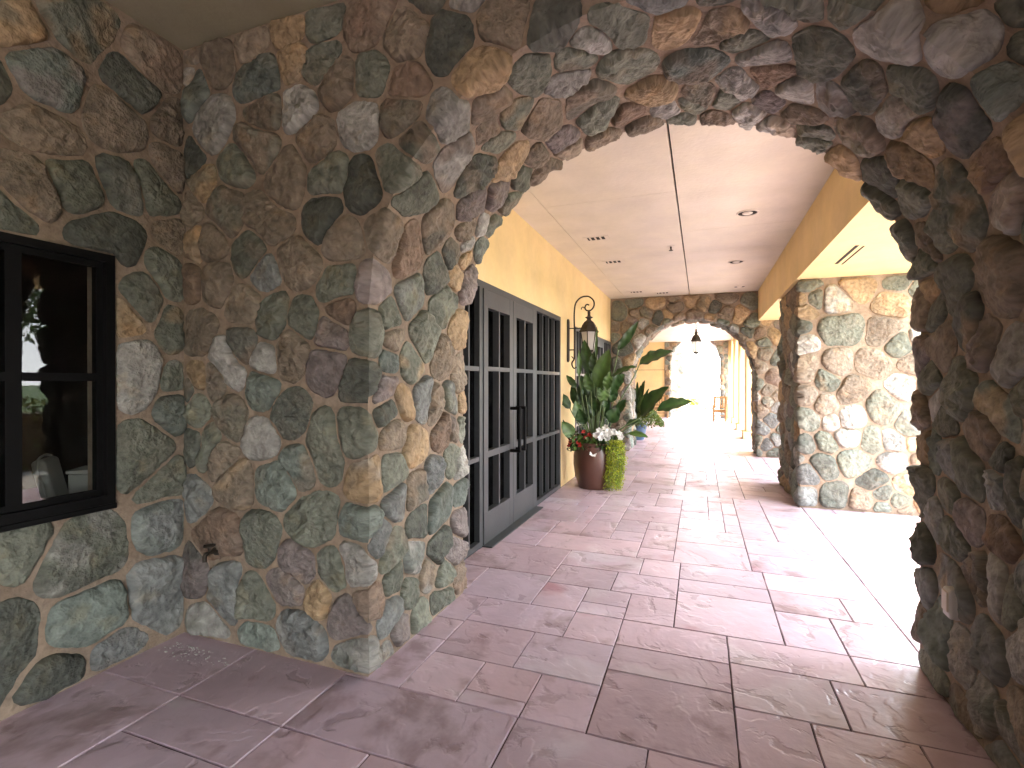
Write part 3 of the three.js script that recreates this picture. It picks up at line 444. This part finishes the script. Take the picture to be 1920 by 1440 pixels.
{
  const t = thing('wall_lantern', 'wrought iron scroll lantern mounted on the yellow wall by the doors', 'lantern', [XW, 0, -7.38]);
  const bp = new THREE.CapsuleGeometry(0.045, 0.56, 4, 14); bp.scale(0.5, 1, 1); bp.translate(0.01, 2.12, 0); part('back_plate', bp, M.iron, t);
  const pts = [[0.14, 1.72, 0.03], [0.105, 1.705, 0.01], [0.075, 1.74, 0], [0.07, 1.79, 0], [0.1, 1.84, 0], [0.105, 1.92, 0], [0.105, 2.3, 0], [0.105, 2.55, 0], [0.13, 2.68, 0], [0.21, 2.755, 0], [0.32, 2.76, 0], [0.395, 2.69, 0], [0.395, 2.61, 0], [0.345, 2.555, 0], [0.285, 2.56, 0], [0.265, 2.605, 0], [0.29, 2.645, 0], [0.325, 2.635, 0]];
  part('scroll_arm', [tube(pts, 0.0115, 120, 8), tube([[0.27, 2.585, 0], [0.235, 2.61, 0], [0.215, 2.6, 0], [0.21, 2.575, 0]], 0.008, 12, 6), tube([[0.105, 1.85, 0], [0.085, 1.86, 0.0], [0.065, 1.885, 0]], 0.008, 8, 6)], M.iron, t);
  part('bracket', [bar([0, 2.3, 0], [0.26, 2.3, 0], 0.014), bar([0, 1.98, 0], [0.105, 1.98, 0], 0.016)], M.iron, t);
  const l = new THREE.Group(); part('hook', tube([[0.325, 2.55, 0], [0.325, 2.5, 0]], 0.012, 4, 6), M.iron, t);
  const body = new THREE.Group(); const before = t.children.length; lanternBody(t, 2.245, 0.95); for (const c of t.children.slice(before)) c.position.set(0.325, 0, 0);
  const h = thing('hanging_lantern', 'iron lantern hanging under the far arch on a thin chain', 'lantern', [-0.12, 0, -14.2]);
  const ch = []; for (let k = 0; k < 5; k++) { const g = new THREE.TorusGeometry(0.03, 0.006, 5, 12); g.scale(0.65, 1.2, 1); if (k % 2) g.rotateY(Math.PI / 2); g.translate(0, 3.0 + k * 0.055 - 0.08, 0); ch.push(g); }
  part('chain', ch, M.iron, h); lanternBody(h, 2.58, 1.0); part('ceiling_rose', new THREE.CylinderGeometry(0.06, 0.05, 0.025, 16), M.iron, h, [0, H3 - 0.012, 0]);
}

// ================================================================ PLANTERS AND PLANTS
function leafGeo(base, tip, w, up, bend = 0.08, fold = 0.22, R, shape = 1) { // paddle blade from base to tip
  w *= 1.22; const A = V(...base), B = V(...tip), ax = B.clone().sub(A), L = ax.length(); ax.normalize(); const nrm = up.clone().addScaledVector(ax, -up.dot(ax)).normalize(), sd = ax.clone().cross(nrm);
  const N = 14, pos = [], uv = [], col = [], idx = []; const q = R(), rip = 0.4 + 0.6 * R();
  for (let i = 0; i <= N; i++) { const t = i / N, ww = w * Math.pow(Math.sin(Math.PI * Math.pow(t * 0.985 + 0.012, 0.8 * shape)), 0.75); 
    for (let j = -2; j <= 2; j++) { const k = j / 2, lift = Math.abs(k) * fold * ww * 0.5 * (1 + 0.3 * Math.sin(t * 17 + q * 9)) + (j === 0 ? -0.004 : 0) + 0.012 * rip * k * k * Math.sin(t * 23 + j * 2 + q * 20); const p = A.clone().addScaledVector(ax, t * L).addScaledVector(sd, k * ww * 0.5).addScaledVector(nrm, lift - bend * L * (2 * t - 1) ** 2 + bend * L);
      pos.push(p.x, p.y, p.z); uv.push(k, t); const b = (0.85 + 0.3 * n3(p.x * 9, p.y * 9, p.z * 9)) * (j === 0 ? 1.5 : 1); col.push(b, b, b * 0.95); } }
  for (let i = 0; i < N; i++) for (let j = 0; j < 4; j++) { const a = i * 5 + j; idx.push(a, a + 1, a + 5, a + 1, a + 6, a + 5); }
  const g = new THREE.BufferGeometry(); g.setAttribute('position', new THREE.Float32BufferAttribute(pos, 3)); g.setAttribute('uv', new THREE.Float32BufferAttribute(uv, 2)); g.setAttribute('color', new THREE.Float32BufferAttribute(col, 3)); g.setIndex(idx); g.computeVertexNormals(); return g;
}
function smallLeaves(n, place, size, R, tint = 0.3) { // many little leaf faces in one geometry
  const pos = [], nor = [], col = [], uv = [];
  for (let i = 0; i < n; i++) { const p = place(R, i); if (!p) continue; const s = size * (0.6 + 0.8 * R()), d = V(R() - 0.5, R() - 0.5, R() - 0.5).normalize(), e = V(R() - 0.5, R() - 0.5, R() - 0.5).cross(d).normalize(), m = d.clone().cross(e); const c = 1 - tint + 2 * tint * R(), y = 0.8 + 0.4 * R();
    const q = [p.clone().addScaledVector(d, -s), p.clone().addScaledVector(e, s * 0.55).addScaledVector(m, s * 0.15), p.clone().addScaledVector(d, s * 1.1), p.clone().addScaledVector(e, -s * 0.55).addScaledVector(m, s * 0.15)];
    for (const k of [0, 1, 2, 0, 2, 3]) { pos.push(q[k].x, q[k].y, q[k].z); nor.push(-m.x, -m.y, -m.z); col.push(c * y, c, c * 0.8); uv.push(0, 0); } }
  const g = new THREE.BufferGeometry(); g.setAttribute('position', new THREE.Float32BufferAttribute(pos, 3)); g.setAttribute('normal', new THREE.Float32BufferAttribute(nor, 3)); g.setAttribute('color', new THREE.Float32BufferAttribute(col, 3)); g.setAttribute('uv', new THREE.Float32BufferAttribute(uv, 2)); return g;
}
const soil = new THREE.MeshStandardMaterial({ color: new THREE.Color().setRGB(0.03, 0.02, 0.014), roughness: 1 });
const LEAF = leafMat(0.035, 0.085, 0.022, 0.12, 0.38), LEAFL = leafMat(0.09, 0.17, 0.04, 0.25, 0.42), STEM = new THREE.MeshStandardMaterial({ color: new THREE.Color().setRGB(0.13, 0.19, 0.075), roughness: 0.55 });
const PX = -1.42, PZ = -7.2;
{
  const t = thing('terracotta_pot', 'large rounded glazed brown pot standing by the yellow wall', 'pot', [PX, 0, PZ]);
  const prof = [[0, 0.03], [0.19, 0.03], [0.19, 0], [0.205, 0.0], [0.225, 0.06], [0.262, 0.2], [0.28, 0.33], [0.278, 0.45], [0.258, 0.56], [0.25, 0.6], [0.262, 0.625], [0.268, 0.64], [0.262, 0.652], [0.24, 0.65], [0.225, 0.62], [0.22, 0.56]].map(p => new THREE.Vector2(...p));
  part('body', new THREE.LatheGeometry(prof, 56).scale(1.1, 1, 1.1), M.pot, t);
  part('soil', new THREE.CylinderGeometry(0.24, 0.238, 0.02, 32), soil, t, [0, 0.6, 0]);
  // bird of paradise
  const R = rng(202), b = thing('bird_of_paradise_plant', 'tall bird of paradise plant with long paddle leaves in the brown pot', 'plant', [PX, 0.6, PZ]);
  // blades measured at the depth of the pot: [base x, y, tip x, y, width, dz base, dz tip, facing, light]
  const PXS = (u, v, z) => { const f = 948, ps = Math.atan(354 / 948), s = Math.sin(ps), c = Math.cos(ps); const x = (u - 960) / f, y = (716.5 - v) / f, dx = -s + x * c, dz = -(c + x * s), k = z / dz; return [k * dx - PX, k * y + 1.5 - 0.6, z - PZ]; };
  void PXS;
  const blades = [
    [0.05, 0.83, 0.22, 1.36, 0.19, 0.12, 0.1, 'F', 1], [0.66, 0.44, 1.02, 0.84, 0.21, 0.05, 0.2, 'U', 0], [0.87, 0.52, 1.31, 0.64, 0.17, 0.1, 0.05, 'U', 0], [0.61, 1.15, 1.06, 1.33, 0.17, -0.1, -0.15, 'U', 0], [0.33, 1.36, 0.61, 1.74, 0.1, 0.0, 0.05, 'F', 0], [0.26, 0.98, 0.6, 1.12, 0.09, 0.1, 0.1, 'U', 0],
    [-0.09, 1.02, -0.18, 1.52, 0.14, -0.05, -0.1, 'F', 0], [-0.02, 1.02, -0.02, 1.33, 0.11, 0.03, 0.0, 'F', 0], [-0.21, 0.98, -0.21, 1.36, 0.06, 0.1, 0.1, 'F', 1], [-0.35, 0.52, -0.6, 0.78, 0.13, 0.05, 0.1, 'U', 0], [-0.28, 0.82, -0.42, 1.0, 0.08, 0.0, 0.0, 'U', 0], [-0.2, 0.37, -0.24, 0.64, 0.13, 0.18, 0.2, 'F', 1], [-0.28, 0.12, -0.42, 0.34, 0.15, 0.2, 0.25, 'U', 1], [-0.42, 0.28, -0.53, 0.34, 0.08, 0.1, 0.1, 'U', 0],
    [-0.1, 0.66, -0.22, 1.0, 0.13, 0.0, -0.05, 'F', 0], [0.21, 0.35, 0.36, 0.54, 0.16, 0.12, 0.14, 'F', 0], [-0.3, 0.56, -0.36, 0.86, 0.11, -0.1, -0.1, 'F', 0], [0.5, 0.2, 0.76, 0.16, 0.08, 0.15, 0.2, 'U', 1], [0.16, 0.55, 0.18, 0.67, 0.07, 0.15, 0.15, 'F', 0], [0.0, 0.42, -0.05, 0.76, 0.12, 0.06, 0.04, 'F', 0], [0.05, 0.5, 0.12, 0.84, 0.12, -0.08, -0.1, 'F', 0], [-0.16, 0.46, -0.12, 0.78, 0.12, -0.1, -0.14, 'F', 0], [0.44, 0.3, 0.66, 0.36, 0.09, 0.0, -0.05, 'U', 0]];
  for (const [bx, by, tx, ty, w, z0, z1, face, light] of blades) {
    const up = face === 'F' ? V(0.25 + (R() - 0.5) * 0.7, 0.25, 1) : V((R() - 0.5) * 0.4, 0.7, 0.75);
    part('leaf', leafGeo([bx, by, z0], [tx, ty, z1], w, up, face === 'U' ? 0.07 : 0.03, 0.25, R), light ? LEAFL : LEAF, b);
    const s = [(R() - 0.5) * 0.14 + bx * 0.12, 0, (R() - 0.5) * 0.12]; part('stem', tube([s, [s[0] * 0.6 + bx * 0.4, by * 0.45, s[2] * 0.6 + z0 * 0.4], [bx * 0.9 + s[0] * 0.1, by * 0.88, z0 * 0.9], [bx, by, z0]], 0.0085, 14, 6), STEM, b);
  }
  for (let k = 0; k < 22; k++) { const a = R() * 6.28, r = 0.06 + 0.26 * R(), h = 0.3 + 0.62 * R(), l = 0.22 + 0.2 * R(), q = [r * Math.cos(a), h, r * Math.sin(a) * 0.8], e = [q[0] * 1.5 + (R() - 0.5) * 0.1, h + l * (0.6 + 0.4 * R()), q[2] * 1.5]; if (e[0] < -0.36) continue;
    part('leaf', leafGeo(q, e, 0.1 + 0.06 * R(), V(R() - 0.3, 0.4, 0.9), 0.05, 0.25, R), R() < 0.25 ? LEAFL : LEAF, b); part('stem', tube([[q[0] * 0.2, 0, q[2] * 0.2], [q[0] * 0.6, h * 0.5, q[2] * 0.6], q], 0.008, 8, 5), STEM, b); }
  part('bud', leafGeo([0.03, 1.2, 0.05], [0.035, 1.7, 0.03], 0.035, V(0, 0, 1), 0.01, 0.9, R), LEAFL, b); part('stem', tube([[0, 0, 0], [0.02, 0.6, 0.02], [0.03, 1.22, 0.05]], 0.008, 12, 6), STEM, b);
  for (let k = 0; k < 12; k++) { const a = R() * 6.28, r = 0.05 + 0.25 * R(); part('stem', tube([[0.05 * Math.cos(a), 0, 0.05 * Math.sin(a)], [r * 0.5 * Math.cos(a), 0.25, r * 0.5 * Math.sin(a)], [r * Math.cos(a), 0.45 + 0.3 * R(), r * Math.sin(a)]], 0.007, 8, 5), STEM, b); }
  // red begonia on the left of the rim
  const rb = thing('red_begonia', 'red flowered begonia with bronze leaves at the left rim of the pot', 'flower', [PX - 0.13, 0.62, PZ + 0.1]);
  part('foliage', smallLeaves(300, r => V((r() - 0.5) * 0.46, -0.1 + r() * 0.28, (r() - 0.5) * 0.26), 0.03, R, 0.4), leafMat(0.07, 0.05, 0.025), rb);
  part('green_foliage', smallLeaves(200, r => V((r() - 0.4) * 0.4, -0.08 + r() * 0.2, r() * 0.2 - 0.02), 0.04, R, 0.4), LEAFL, rb);
  const red = new THREE.MeshStandardMaterial({ color: new THREE.Color().setRGB(0.42, 0.03, 0.022), roughness: 0.6 }), white = new THREE.MeshStandardMaterial({ color: new THREE.Color().setRGB(0.8, 0.8, 0.76), roughness: 0.7 });
  const flower = (p, s, n, m, name, tgt) => { const gs = []; const tx = R() * 0.8 - 0.2, tz = R() * 0.8 - 0.4; for (let k = 0; k < n; k++) { const g = new THREE.SphereGeometry(s * 0.5, 8, 5); g.scale(0.7, 0.14, 1); g.translate(0, 0, s * 0.42); g.rotateX(-0.35 - 0.3 * R()); g.rotateY(k / n * 6.28 + R() * 0.3); gs.push(g); } const g = merge(gs); g.rotateX(0.9 + tx); g.rotateZ(tz); g.translate(...p); part(name, g, m, tgt); };
  for (const p of [[0.09, 0.14, 0.08], [0.13, 0.11, 0.1], [0.05, 0.1, 0.14], [-0.05, 0.03, 0.16], [-0.03, 0.0, 0.15], [-0.18, 0.02, 0.1], [-0.2, -0.02, 0.08], [0.0, 0.17, 0.05], [-0.12, 0.08, 0.12]]) flower(p, 0.044, 5, red, 'blossom', rb);
  const wf = thing('white_cyclamen', 'white flowers with heart shaped leaves at the front of the pot', 'flower', [PX + 0.16, 0.62, PZ + 0.14]);
  part('foliage', smallLeaves(260, r => V((r() - 0.55) * 0.4, -0.06 + r() * 0.18, (r() - 0.4) * 0.22), 0.045, R, 0.4), LEAF, wf);
  for (const p of [[-0.05, 0.2, 0.06], [0.0, 0.16, 0.1], [0.05, 0.2, 0.04], [0.08, 0.15, 0.1], [-0.09, 0.14, 0.08], [0.12, 0.19, 0.0], [0.18, 0.16, 0.02], [0.02, 0.24, 0.02], [0.06, 0.11, 0.12], [-0.12, -0.12, 0.15], [-0.02, 0.12, 0.13], [0.21, 0.13, 0.05]]) flower([p[0] * 1.12, p[1], p[2]], 0.062, 6, white, 'blossom', wf);
  const tr = thing('trailing_creeper', 'yellow green creeper trailing down the right side of the brown pot', 'plant', [PX + 0.25, 0, PZ + 0.17]);
  const strands = []; for (let k = 0; k < 46; k++) { const a = -0.5 + R() * 2.2, r = 0.1 + 0.09 * R(), x = Math.cos(a) * r, z = Math.sin(a) * r * 0.6, L = 0.3 + 0.4 * Math.sqrt(R()); strands.push([[x * 0.2, 0.64, z * 0.2], [x * 0.8, 0.68 - 0.02 * k % 0.03, z * 0.8], [x, 0.68 - L * 0.5, z], [x * 0.9 - 0.04 * R(), Math.max(0.02, 0.68 - L), z * 0.9]]); }
  part('stems', strands.map(s => tube(s, 0.0025, 10, 4)), STEM, tr);
  const curves = strands.map(s => new THREE.CatmullRomCurve3(s.map(p => V(...p))));
  part('foliage', smallLeaves(6500, r => { const p = curves[Math.floor(r() * curves.length)].getPoint(0.12 + 0.88 * r()); return p.add(V((r() - 0.5) * 0.08, (r() - 0.5) * 0.06, (r() - 0.5) * 0.08)); }, 0.0135, R, 0.45), leafMat(0.45, 0.52, 0.05, 0.4, 0.7), tr);
}
{ // blue pot behind the far arch
  const R = rng(404), x = -1.6, z = -13.6; const t = thing('blue_pot', 'blue glazed pot half hidden behind the distant arch', 'pot', [x, 0, z]);
  part('body', new THREE.LatheGeometry([[0, 0.02], [0.2, 0.02], [0.21, 0], [0.25, 0.15], [0.29, 0.36], [0.305, 0.44], [0.31, 0.46], [0.28, 0.46], [0.26, 0.4]].map(p => new THREE.Vector2(...p)), 36), M.bluePot, t); part('soil', new THREE.CylinderGeometry(0.265, 0.26, 0.02, 24), soil, t, [0, 0.41, 0]);
  const p = thing('potted_shrub', 'leafy shrub with spiky upright leaves in the blue pot', 'plant', [x, 0.42, z]);
  for (let k = 0; k < 26; k++) { const a = R() * 6.28, r = 0.1 + 0.32 * R(), h = 0.5 + 0.65 * R(); part('leaf', leafGeo([r * 0.35 * Math.cos(a), h * 0.35, r * 0.35 * Math.sin(a)], [r * Math.cos(a), h, r * Math.sin(a)], 0.1, V(-Math.cos(a) * 0.4, 0.3, 1), 0.05, 0.3, R), R() < 0.4 ? LEAFL : LEAF, p); }
  part('stem', tube([[0, 0, 0], [0.02, 0.3, 0.02], [0.0, 0.55, 0]], 0.014, 8, 6), STEM, p);
  const fr = thing('fern', 'bright green fern spilling over the front of the blue pot', 'plant', [x + 0.2, 0.42, z + 0.1]);
  part('fronds', smallLeaves(1800, r => { const a = r() * 6.28, q = Math.sqrt(r()) * 0.42; return V(Math.cos(a) * q + 0.1, 0.36 - q * q * 2.2 + (r() - 0.5) * 0.12, Math.sin(a) * q); }, 0.03, R, 0.4), leafMat(0.14, 0.22, 0.03, 0.3), fr);
  part('white_blossoms', smallLeaves(50, r => V(-0.15 + r() * 0.4, 0.02 + r() * 0.1, 0.2 + r() * 0.1), 0.025, R, 0.1), new THREE.MeshStandardMaterial({ color: 0xeeeeea, roughness: 0.7, side: 2 }), fr);
}

// ================================================================ FAR WALKWAY: columns, end wall, furniture
{
  const col = (z, label) => { const t = thing('yellow_column', label, 'column', [0, 0, z], 0, 'yellow plaster columns along the far walkway');
    const x0 = 1.12, x1 = 1.7; part('shaft', box(x0, x1, 0.2, H3, -0.29, 0.29, 0.01), M.yellow, t); part('base', [box(x0 - 0.08, x1 + 0.08, 0, 0.2, -0.37, 0.37, 0.012)], M.yellow, t); return t; };
  col(-14.9, 'nearest yellow plaster column beyond the distant arch'); col(-17.5, 'second yellow plaster column beyond the distant arch'); col(-20.15, 'farthest yellow plaster column, beside the wooden chair');
  // arched spandrels between the columns
  const sp = thing('arcade_spandrels', 'yellow arched band joining the far columns under the ceiling', 'wall');
  const zs = [[ZD, -14.61], [-15.19, -17.21], [-17.79, -19.86], [-20.44, ZEND]], gs = [];
  for (const [a, b] of zs) { const s = new THREE.Shape(), w = a - b, r = w / 2, y0 = 3.1 - r * 0.9; s.moveTo(0, y0); s.absellipse(r, y0, r, r * 0.9, Math.PI, 0, true); s.lineTo(w, H3); s.lineTo(0, H3); s.closePath(); const g = new THREE.ExtrudeGeometry(s, { depth: 0.5, bevelEnabled: false, curveSegments: 20 }); g.rotateY(Math.PI / 2); g.translate(1.15, 0, a); gs.push(metreUV(g)); }
  part('arch_band', gs, M.yellow, sp);
  // end wall
  const e = thing('end_wall', 'orange yellow plaster wall closing the far end on the left', 'wall');
  part('wall_panel', [box(-6, -1.45, 0, 2.02, ZEND, ZEND - 0.3), box(-6, -1.45, 2.035, H3 + 0.3, ZEND, ZEND - 0.3)], M.yellow, e); part('joint', box(-6, -1.45, 2.02, 2.035, ZEND - 0.02, ZEND - 0.28), M.slot, e);
  const A = [-0.22, 1.02, 2.35, 1.1, -1.46, 1.06, 3.66, ZEND + 0.03, ZEND - 0.75], t = thing('stone_archway', 'farthest fieldstone arch opening to the bright court at the end', 'archway');
  part('mortar', archMortar(...A), M.mortar, t); const st = lay(archSurface(...A), { seed: 88, size: 0.3, gap: 0.01, height: 0.06, M: 16, rings: RF, warm: 0.6 }); addStones(t, st, 120);
  part('side_wall', box(1.06, 3, 0, 3.66, ZEND, ZEND - 0.3), M.yellow, e);
  // sunlit stone building beyond
  const s = thing('stone_building', 'sunlit stone building seen through the farthest arch', 'building');
  part('wall', box(-7, -0.85, 0, 5.5, -26.6, -33), M.mortar, s); const st2 = lay(prism([[-3.2, -26.6], [-0.85, -26.6], [-0.85, -28.6]], 0, 5.4, 1), { seed: 99, size: 0.36, gap: 0.012, height: 0.06, M: 14, rings: RF, warm: 1 });
  const mm = part('stones', mergeGeometries(st2.map(q => q.g)), STONE[0], s); mm.userData.kind = 'stuff';
}
function slatChair(t, w, arms = true) { // slatted wooden chair or bench, front towards +z, width w
  const d = 0.5, g = []; const leg = (x, z, h) => part('leg', box(x - 0.025, x + 0.025, 0, h, z - 0.025, z + 0.025, 0.004), M.wood, t);
  leg(-w / 2, d / 2, 0.64); leg(w / 2, d / 2, 0.64); leg(-w / 2, -d / 2, 0.95); leg(w / 2, -d / 2, 0.95);
  for (let k = 0; k < 6; k++) part('seat_slat', box(-w / 2, w / 2, 0.42, 0.445, d / 2 - k * 0.085 - 0.07, d / 2 - k * 0.085, 0.004), M.wood, t);
  part('apron', [box(-w / 2 + 0.025, w / 2 - 0.025, 0.35, 0.42, d / 2 - 0.015, d / 2 + 0.01), box(-w / 2 + 0.025, w / 2 - 0.025, 0.2, 0.24, d / 2 - 0.015, d / 2 + 0.01)], M.wood, t);
  part('back_rail', [box(-w / 2 + 0.025, w / 2 - 0.025, 0.88, 0.95, -d / 2 - 0.015, -d / 2 + 0.015), box(-w / 2 + 0.025, w / 2 - 0.025, 0.5, 0.55, -d / 2 - 0.015, -d / 2 + 0.015)], M.wood, t);
  const n = Math.max(5, Math.round(w / 0.1)); for (let k = 0; k < n; k++) { const x = -w / 2 + (k + 0.5) * w / n; part('back_slat', box(x - 0.02, x + 0.02, 0.55, 0.88, -d / 2 - 0.008, -d / 2 + 0.008), M.wood, t); }
  if (arms) for (const x of [-w / 2, w / 2]) part('arm_rest', box(x - 0.035, x + 0.035, 0.64, 0.665, -d / 2, d / 2 + 0.04, 0.006), M.wood, t);
}
{
  slatChair(thing('wooden_chair', 'slatted wooden chair standing in the bright far end on the right', 'chair', [0.68, 0, -21.0], -0.12), 0.44, false);
  slatChair(thing('wooden_bench', 'reddish slatted wooden bench against the far end wall', 'bench', [-1.95, 0, -22.1], 0), 1.3, true);
  const s = thing('side_table', 'small dark side table next to the far wooden chair', 'table', [0.31, 0, -21.2]);
  part('table_top', box(-0.17, 0.17, 0.47, 0.5, -0.2, 0.2, 0.005), M.wood, s); for (const [x, z] of [[-0.14, -0.17], [0.14, -0.17], [-0.14, 0.17], [0.14, 0.17]]) part('leg', box(x - 0.02, x + 0.02, 0, 0.47, z - 0.02, z + 0.02), M.wood, s);
  const R = rng(606), yp = thing('yellow_shrub', 'small yellow green potted shrub in the glare past the end arch', 'plant', [-0.3, 0, -24.5]);
  part('foliage', smallLeaves(500, r => { const a = r() * 6.28, q = Math.sqrt(r()) * 0.33; return V(Math.cos(a) * q, 0.45 + r() * 0.3, Math.sin(a) * q); }, 0.04, R, 0.3), leafMat(0.38, 0.36, 0.03, 0.3), yp); part('pot', new THREE.LatheGeometry([[0, 0], [0.16, 0], [0.22, 0.35], [0.23, 0.38], [0.2, 0.38]].map(p => new THREE.Vector2(...p)), 20), M.plaza, yp); part('stem', tube([[0, 0.3, 0], [0.01, 0.5, 0]], 0.02, 4, 6), STEM, yp);
}

// ================================================================ SMALL THINGS NEAR THE CAMERA
{
  const t = thing('wall_sensor', 'white plastic cover fixed low on the dark right arch reveal', 'outlet cover', [1.045, 0.525, -2.77]);
  part('cover', new RoundedBoxGeometry(0.055, 0.13, 0.075, 4, 0.014), M.plastic, t, [0, 0, 0]); part('lens', new RoundedBoxGeometry(0.016, 0.09, 0.055, 3, 0.006), M.whitePaint, t, [-0.026, 0.008, 0]);
  const h = thing('hose_bib', 'small rusty tap in the joint low at the inner stone corner', 'tap', [-2.6, 0.535, ZA + 0.03]);
  part('spout', tube([[0, 0, 0], [0, 0, 0.05], [0.005, -0.005, 0.075], [0.008, -0.04, 0.08]], 0.012, 12, 8), M.iron, h); part('handle', [new THREE.TorusGeometry(0.026, 0.006, 6, 14).rotateX(Math.PI / 2).translate(0, 0.04, 0.045), new THREE.CylinderGeometry(0.007, 0.007, 0.04, 8).translate(0, 0.02, 0.045), bar([-0.024, 0.04, 0.045], [0.024, 0.04, 0.045], 0.006)], M.iron, h); part('flange', new THREE.CylinderGeometry(0.026, 0.03, 0.012, 14).rotateX(Math.PI / 2), M.iron, h);
  const R = rng(808), g = []; for (let k = 0; k < 90; k++) { const s = 0.002 + 0.004 * R(), q = new THREE.IcosahedronGeometry(s, 0); q.scale(1, 0.5, 0.8 + R()); q.rotateY(R() * 6); const c = R() < 0.7 ? [-2.68, -2.05] : [-2.42, -2.03]; q.translate(c[0] + (R() + R() + R() - 1.5) * 0.14, s * 0.5, Math.min(c[1] + Math.abs(R() + R() - 1) * 0.14, -1.7)); g.push(q); }
  const f = new THREE.Mesh(merge(g), M.plastic); f.name = 'white_chips'; f.userData = { label: 'scatter of white chips on the floor in the inner stone corner', category: 'debris', kind: 'stuff' }; scene.add(f);
}

// ================================================================ OUTSIDE: what the glass mirrors and the light comes past
{
  const R = rng(909), bark = new THREE.MeshStandardMaterial({ color: new THREE.Color().setRGB(0.1, 0.07, 0.045), roughness: 0.95 });
  const tree = (x, z, h, r, label, m) => { const t = thing('tree', label, 'tree', [x, 0, z], 0); const limbs = [tube([[0, -0.1, 0], [0.05, h * 0.25, 0.03], [0, h * 0.5, 0]], 0.11, 10, 8)]; const clumps = []; for (let k = 0; k < 16; k++) { const a = R() * 6.28, q = r * (0.3 + 0.6 * R()), c = V(Math.cos(a) * q, h * (0.5 + 0.45 * R()), Math.sin(a) * q); clumps.push(c); limbs.push(tube([[0, h * 0.4, 0], [c.x * 0.5, h * 0.45 + (c.y - h * 0.45) * 0.4, c.z * 0.5], c.toArray()], 0.03, 6, 5)); } part('trunk', limbs, bark, t);
    part('crown', smallLeaves(4200, q => { const c = clumps[Math.floor(q() * clumps.length)]; return c.clone().add(V(q() - 0.5, q() - 0.5, q() - 0.5).multiplyScalar(r * 0.75)); }, 0.09, R, 0.4), m, t); };
  const g1 = leafMat(0.05, 0.09, 0.022, 0.25), g2 = leafMat(0.13, 0.16, 0.03, 0.3);
  tree(9.5, -9, 6, 2, 'green tree beyond the paved court, mirrored in the glass doors', g1); tree(11, -16, 7, 2.4, 'taller tree at the far side of the court to the right', g1); tree(9, -3, 5, 1.8, 'smaller yellow green tree across the court by the hedge', g2);
  const cw = thing('court_wall', 'pale sunlit plaster wall far away in the glare past the end arch', 'wall'); part('wall', box(-14, 16, 0, 7, -52, -52.4), new THREE.MeshStandardMaterial({ color: new THREE.Color().setRGB(0.78, 0.75, 0.68), roughness: 0.9 }), cw); part('coping', box(-14, 16, 7, 7.15, -51.95, -52.5), M.plaza, cw);
  const hd = thing('hedge', 'clipped yellow green hedge along the far edge of the court', 'hedge', [5.4, 0, -8]); part('foliage', smallLeaves(9000, r => V((r() - 0.5) * 0.9, r() * 1.2, (r() - 0.5) * 14), 0.06, R, 0.4), g2, hd); part('core', box(-0.3, 0.3, 0, 0.95, -6.9, 6.9), bark, hd);
}

for (const o of scene.children) o.traverse(q => { if (q.userData._n !== undefined) delete q.userData._n; });

const renderer = new THREE.WebGLRenderer({ antialias: true });
renderer.toneMapping = THREE.LinearToneMapping;
renderer.toneMappingExposure = EXPOSURE;
renderer.outputColorSpace = THREE.SRGBColorSpace;
renderer.shadowMap.enabled = true; renderer.shadowMap.type = THREE.PCFSoftShadowMap;
renderer.setSize(1024, 768);
renderer.render(scene, camera);
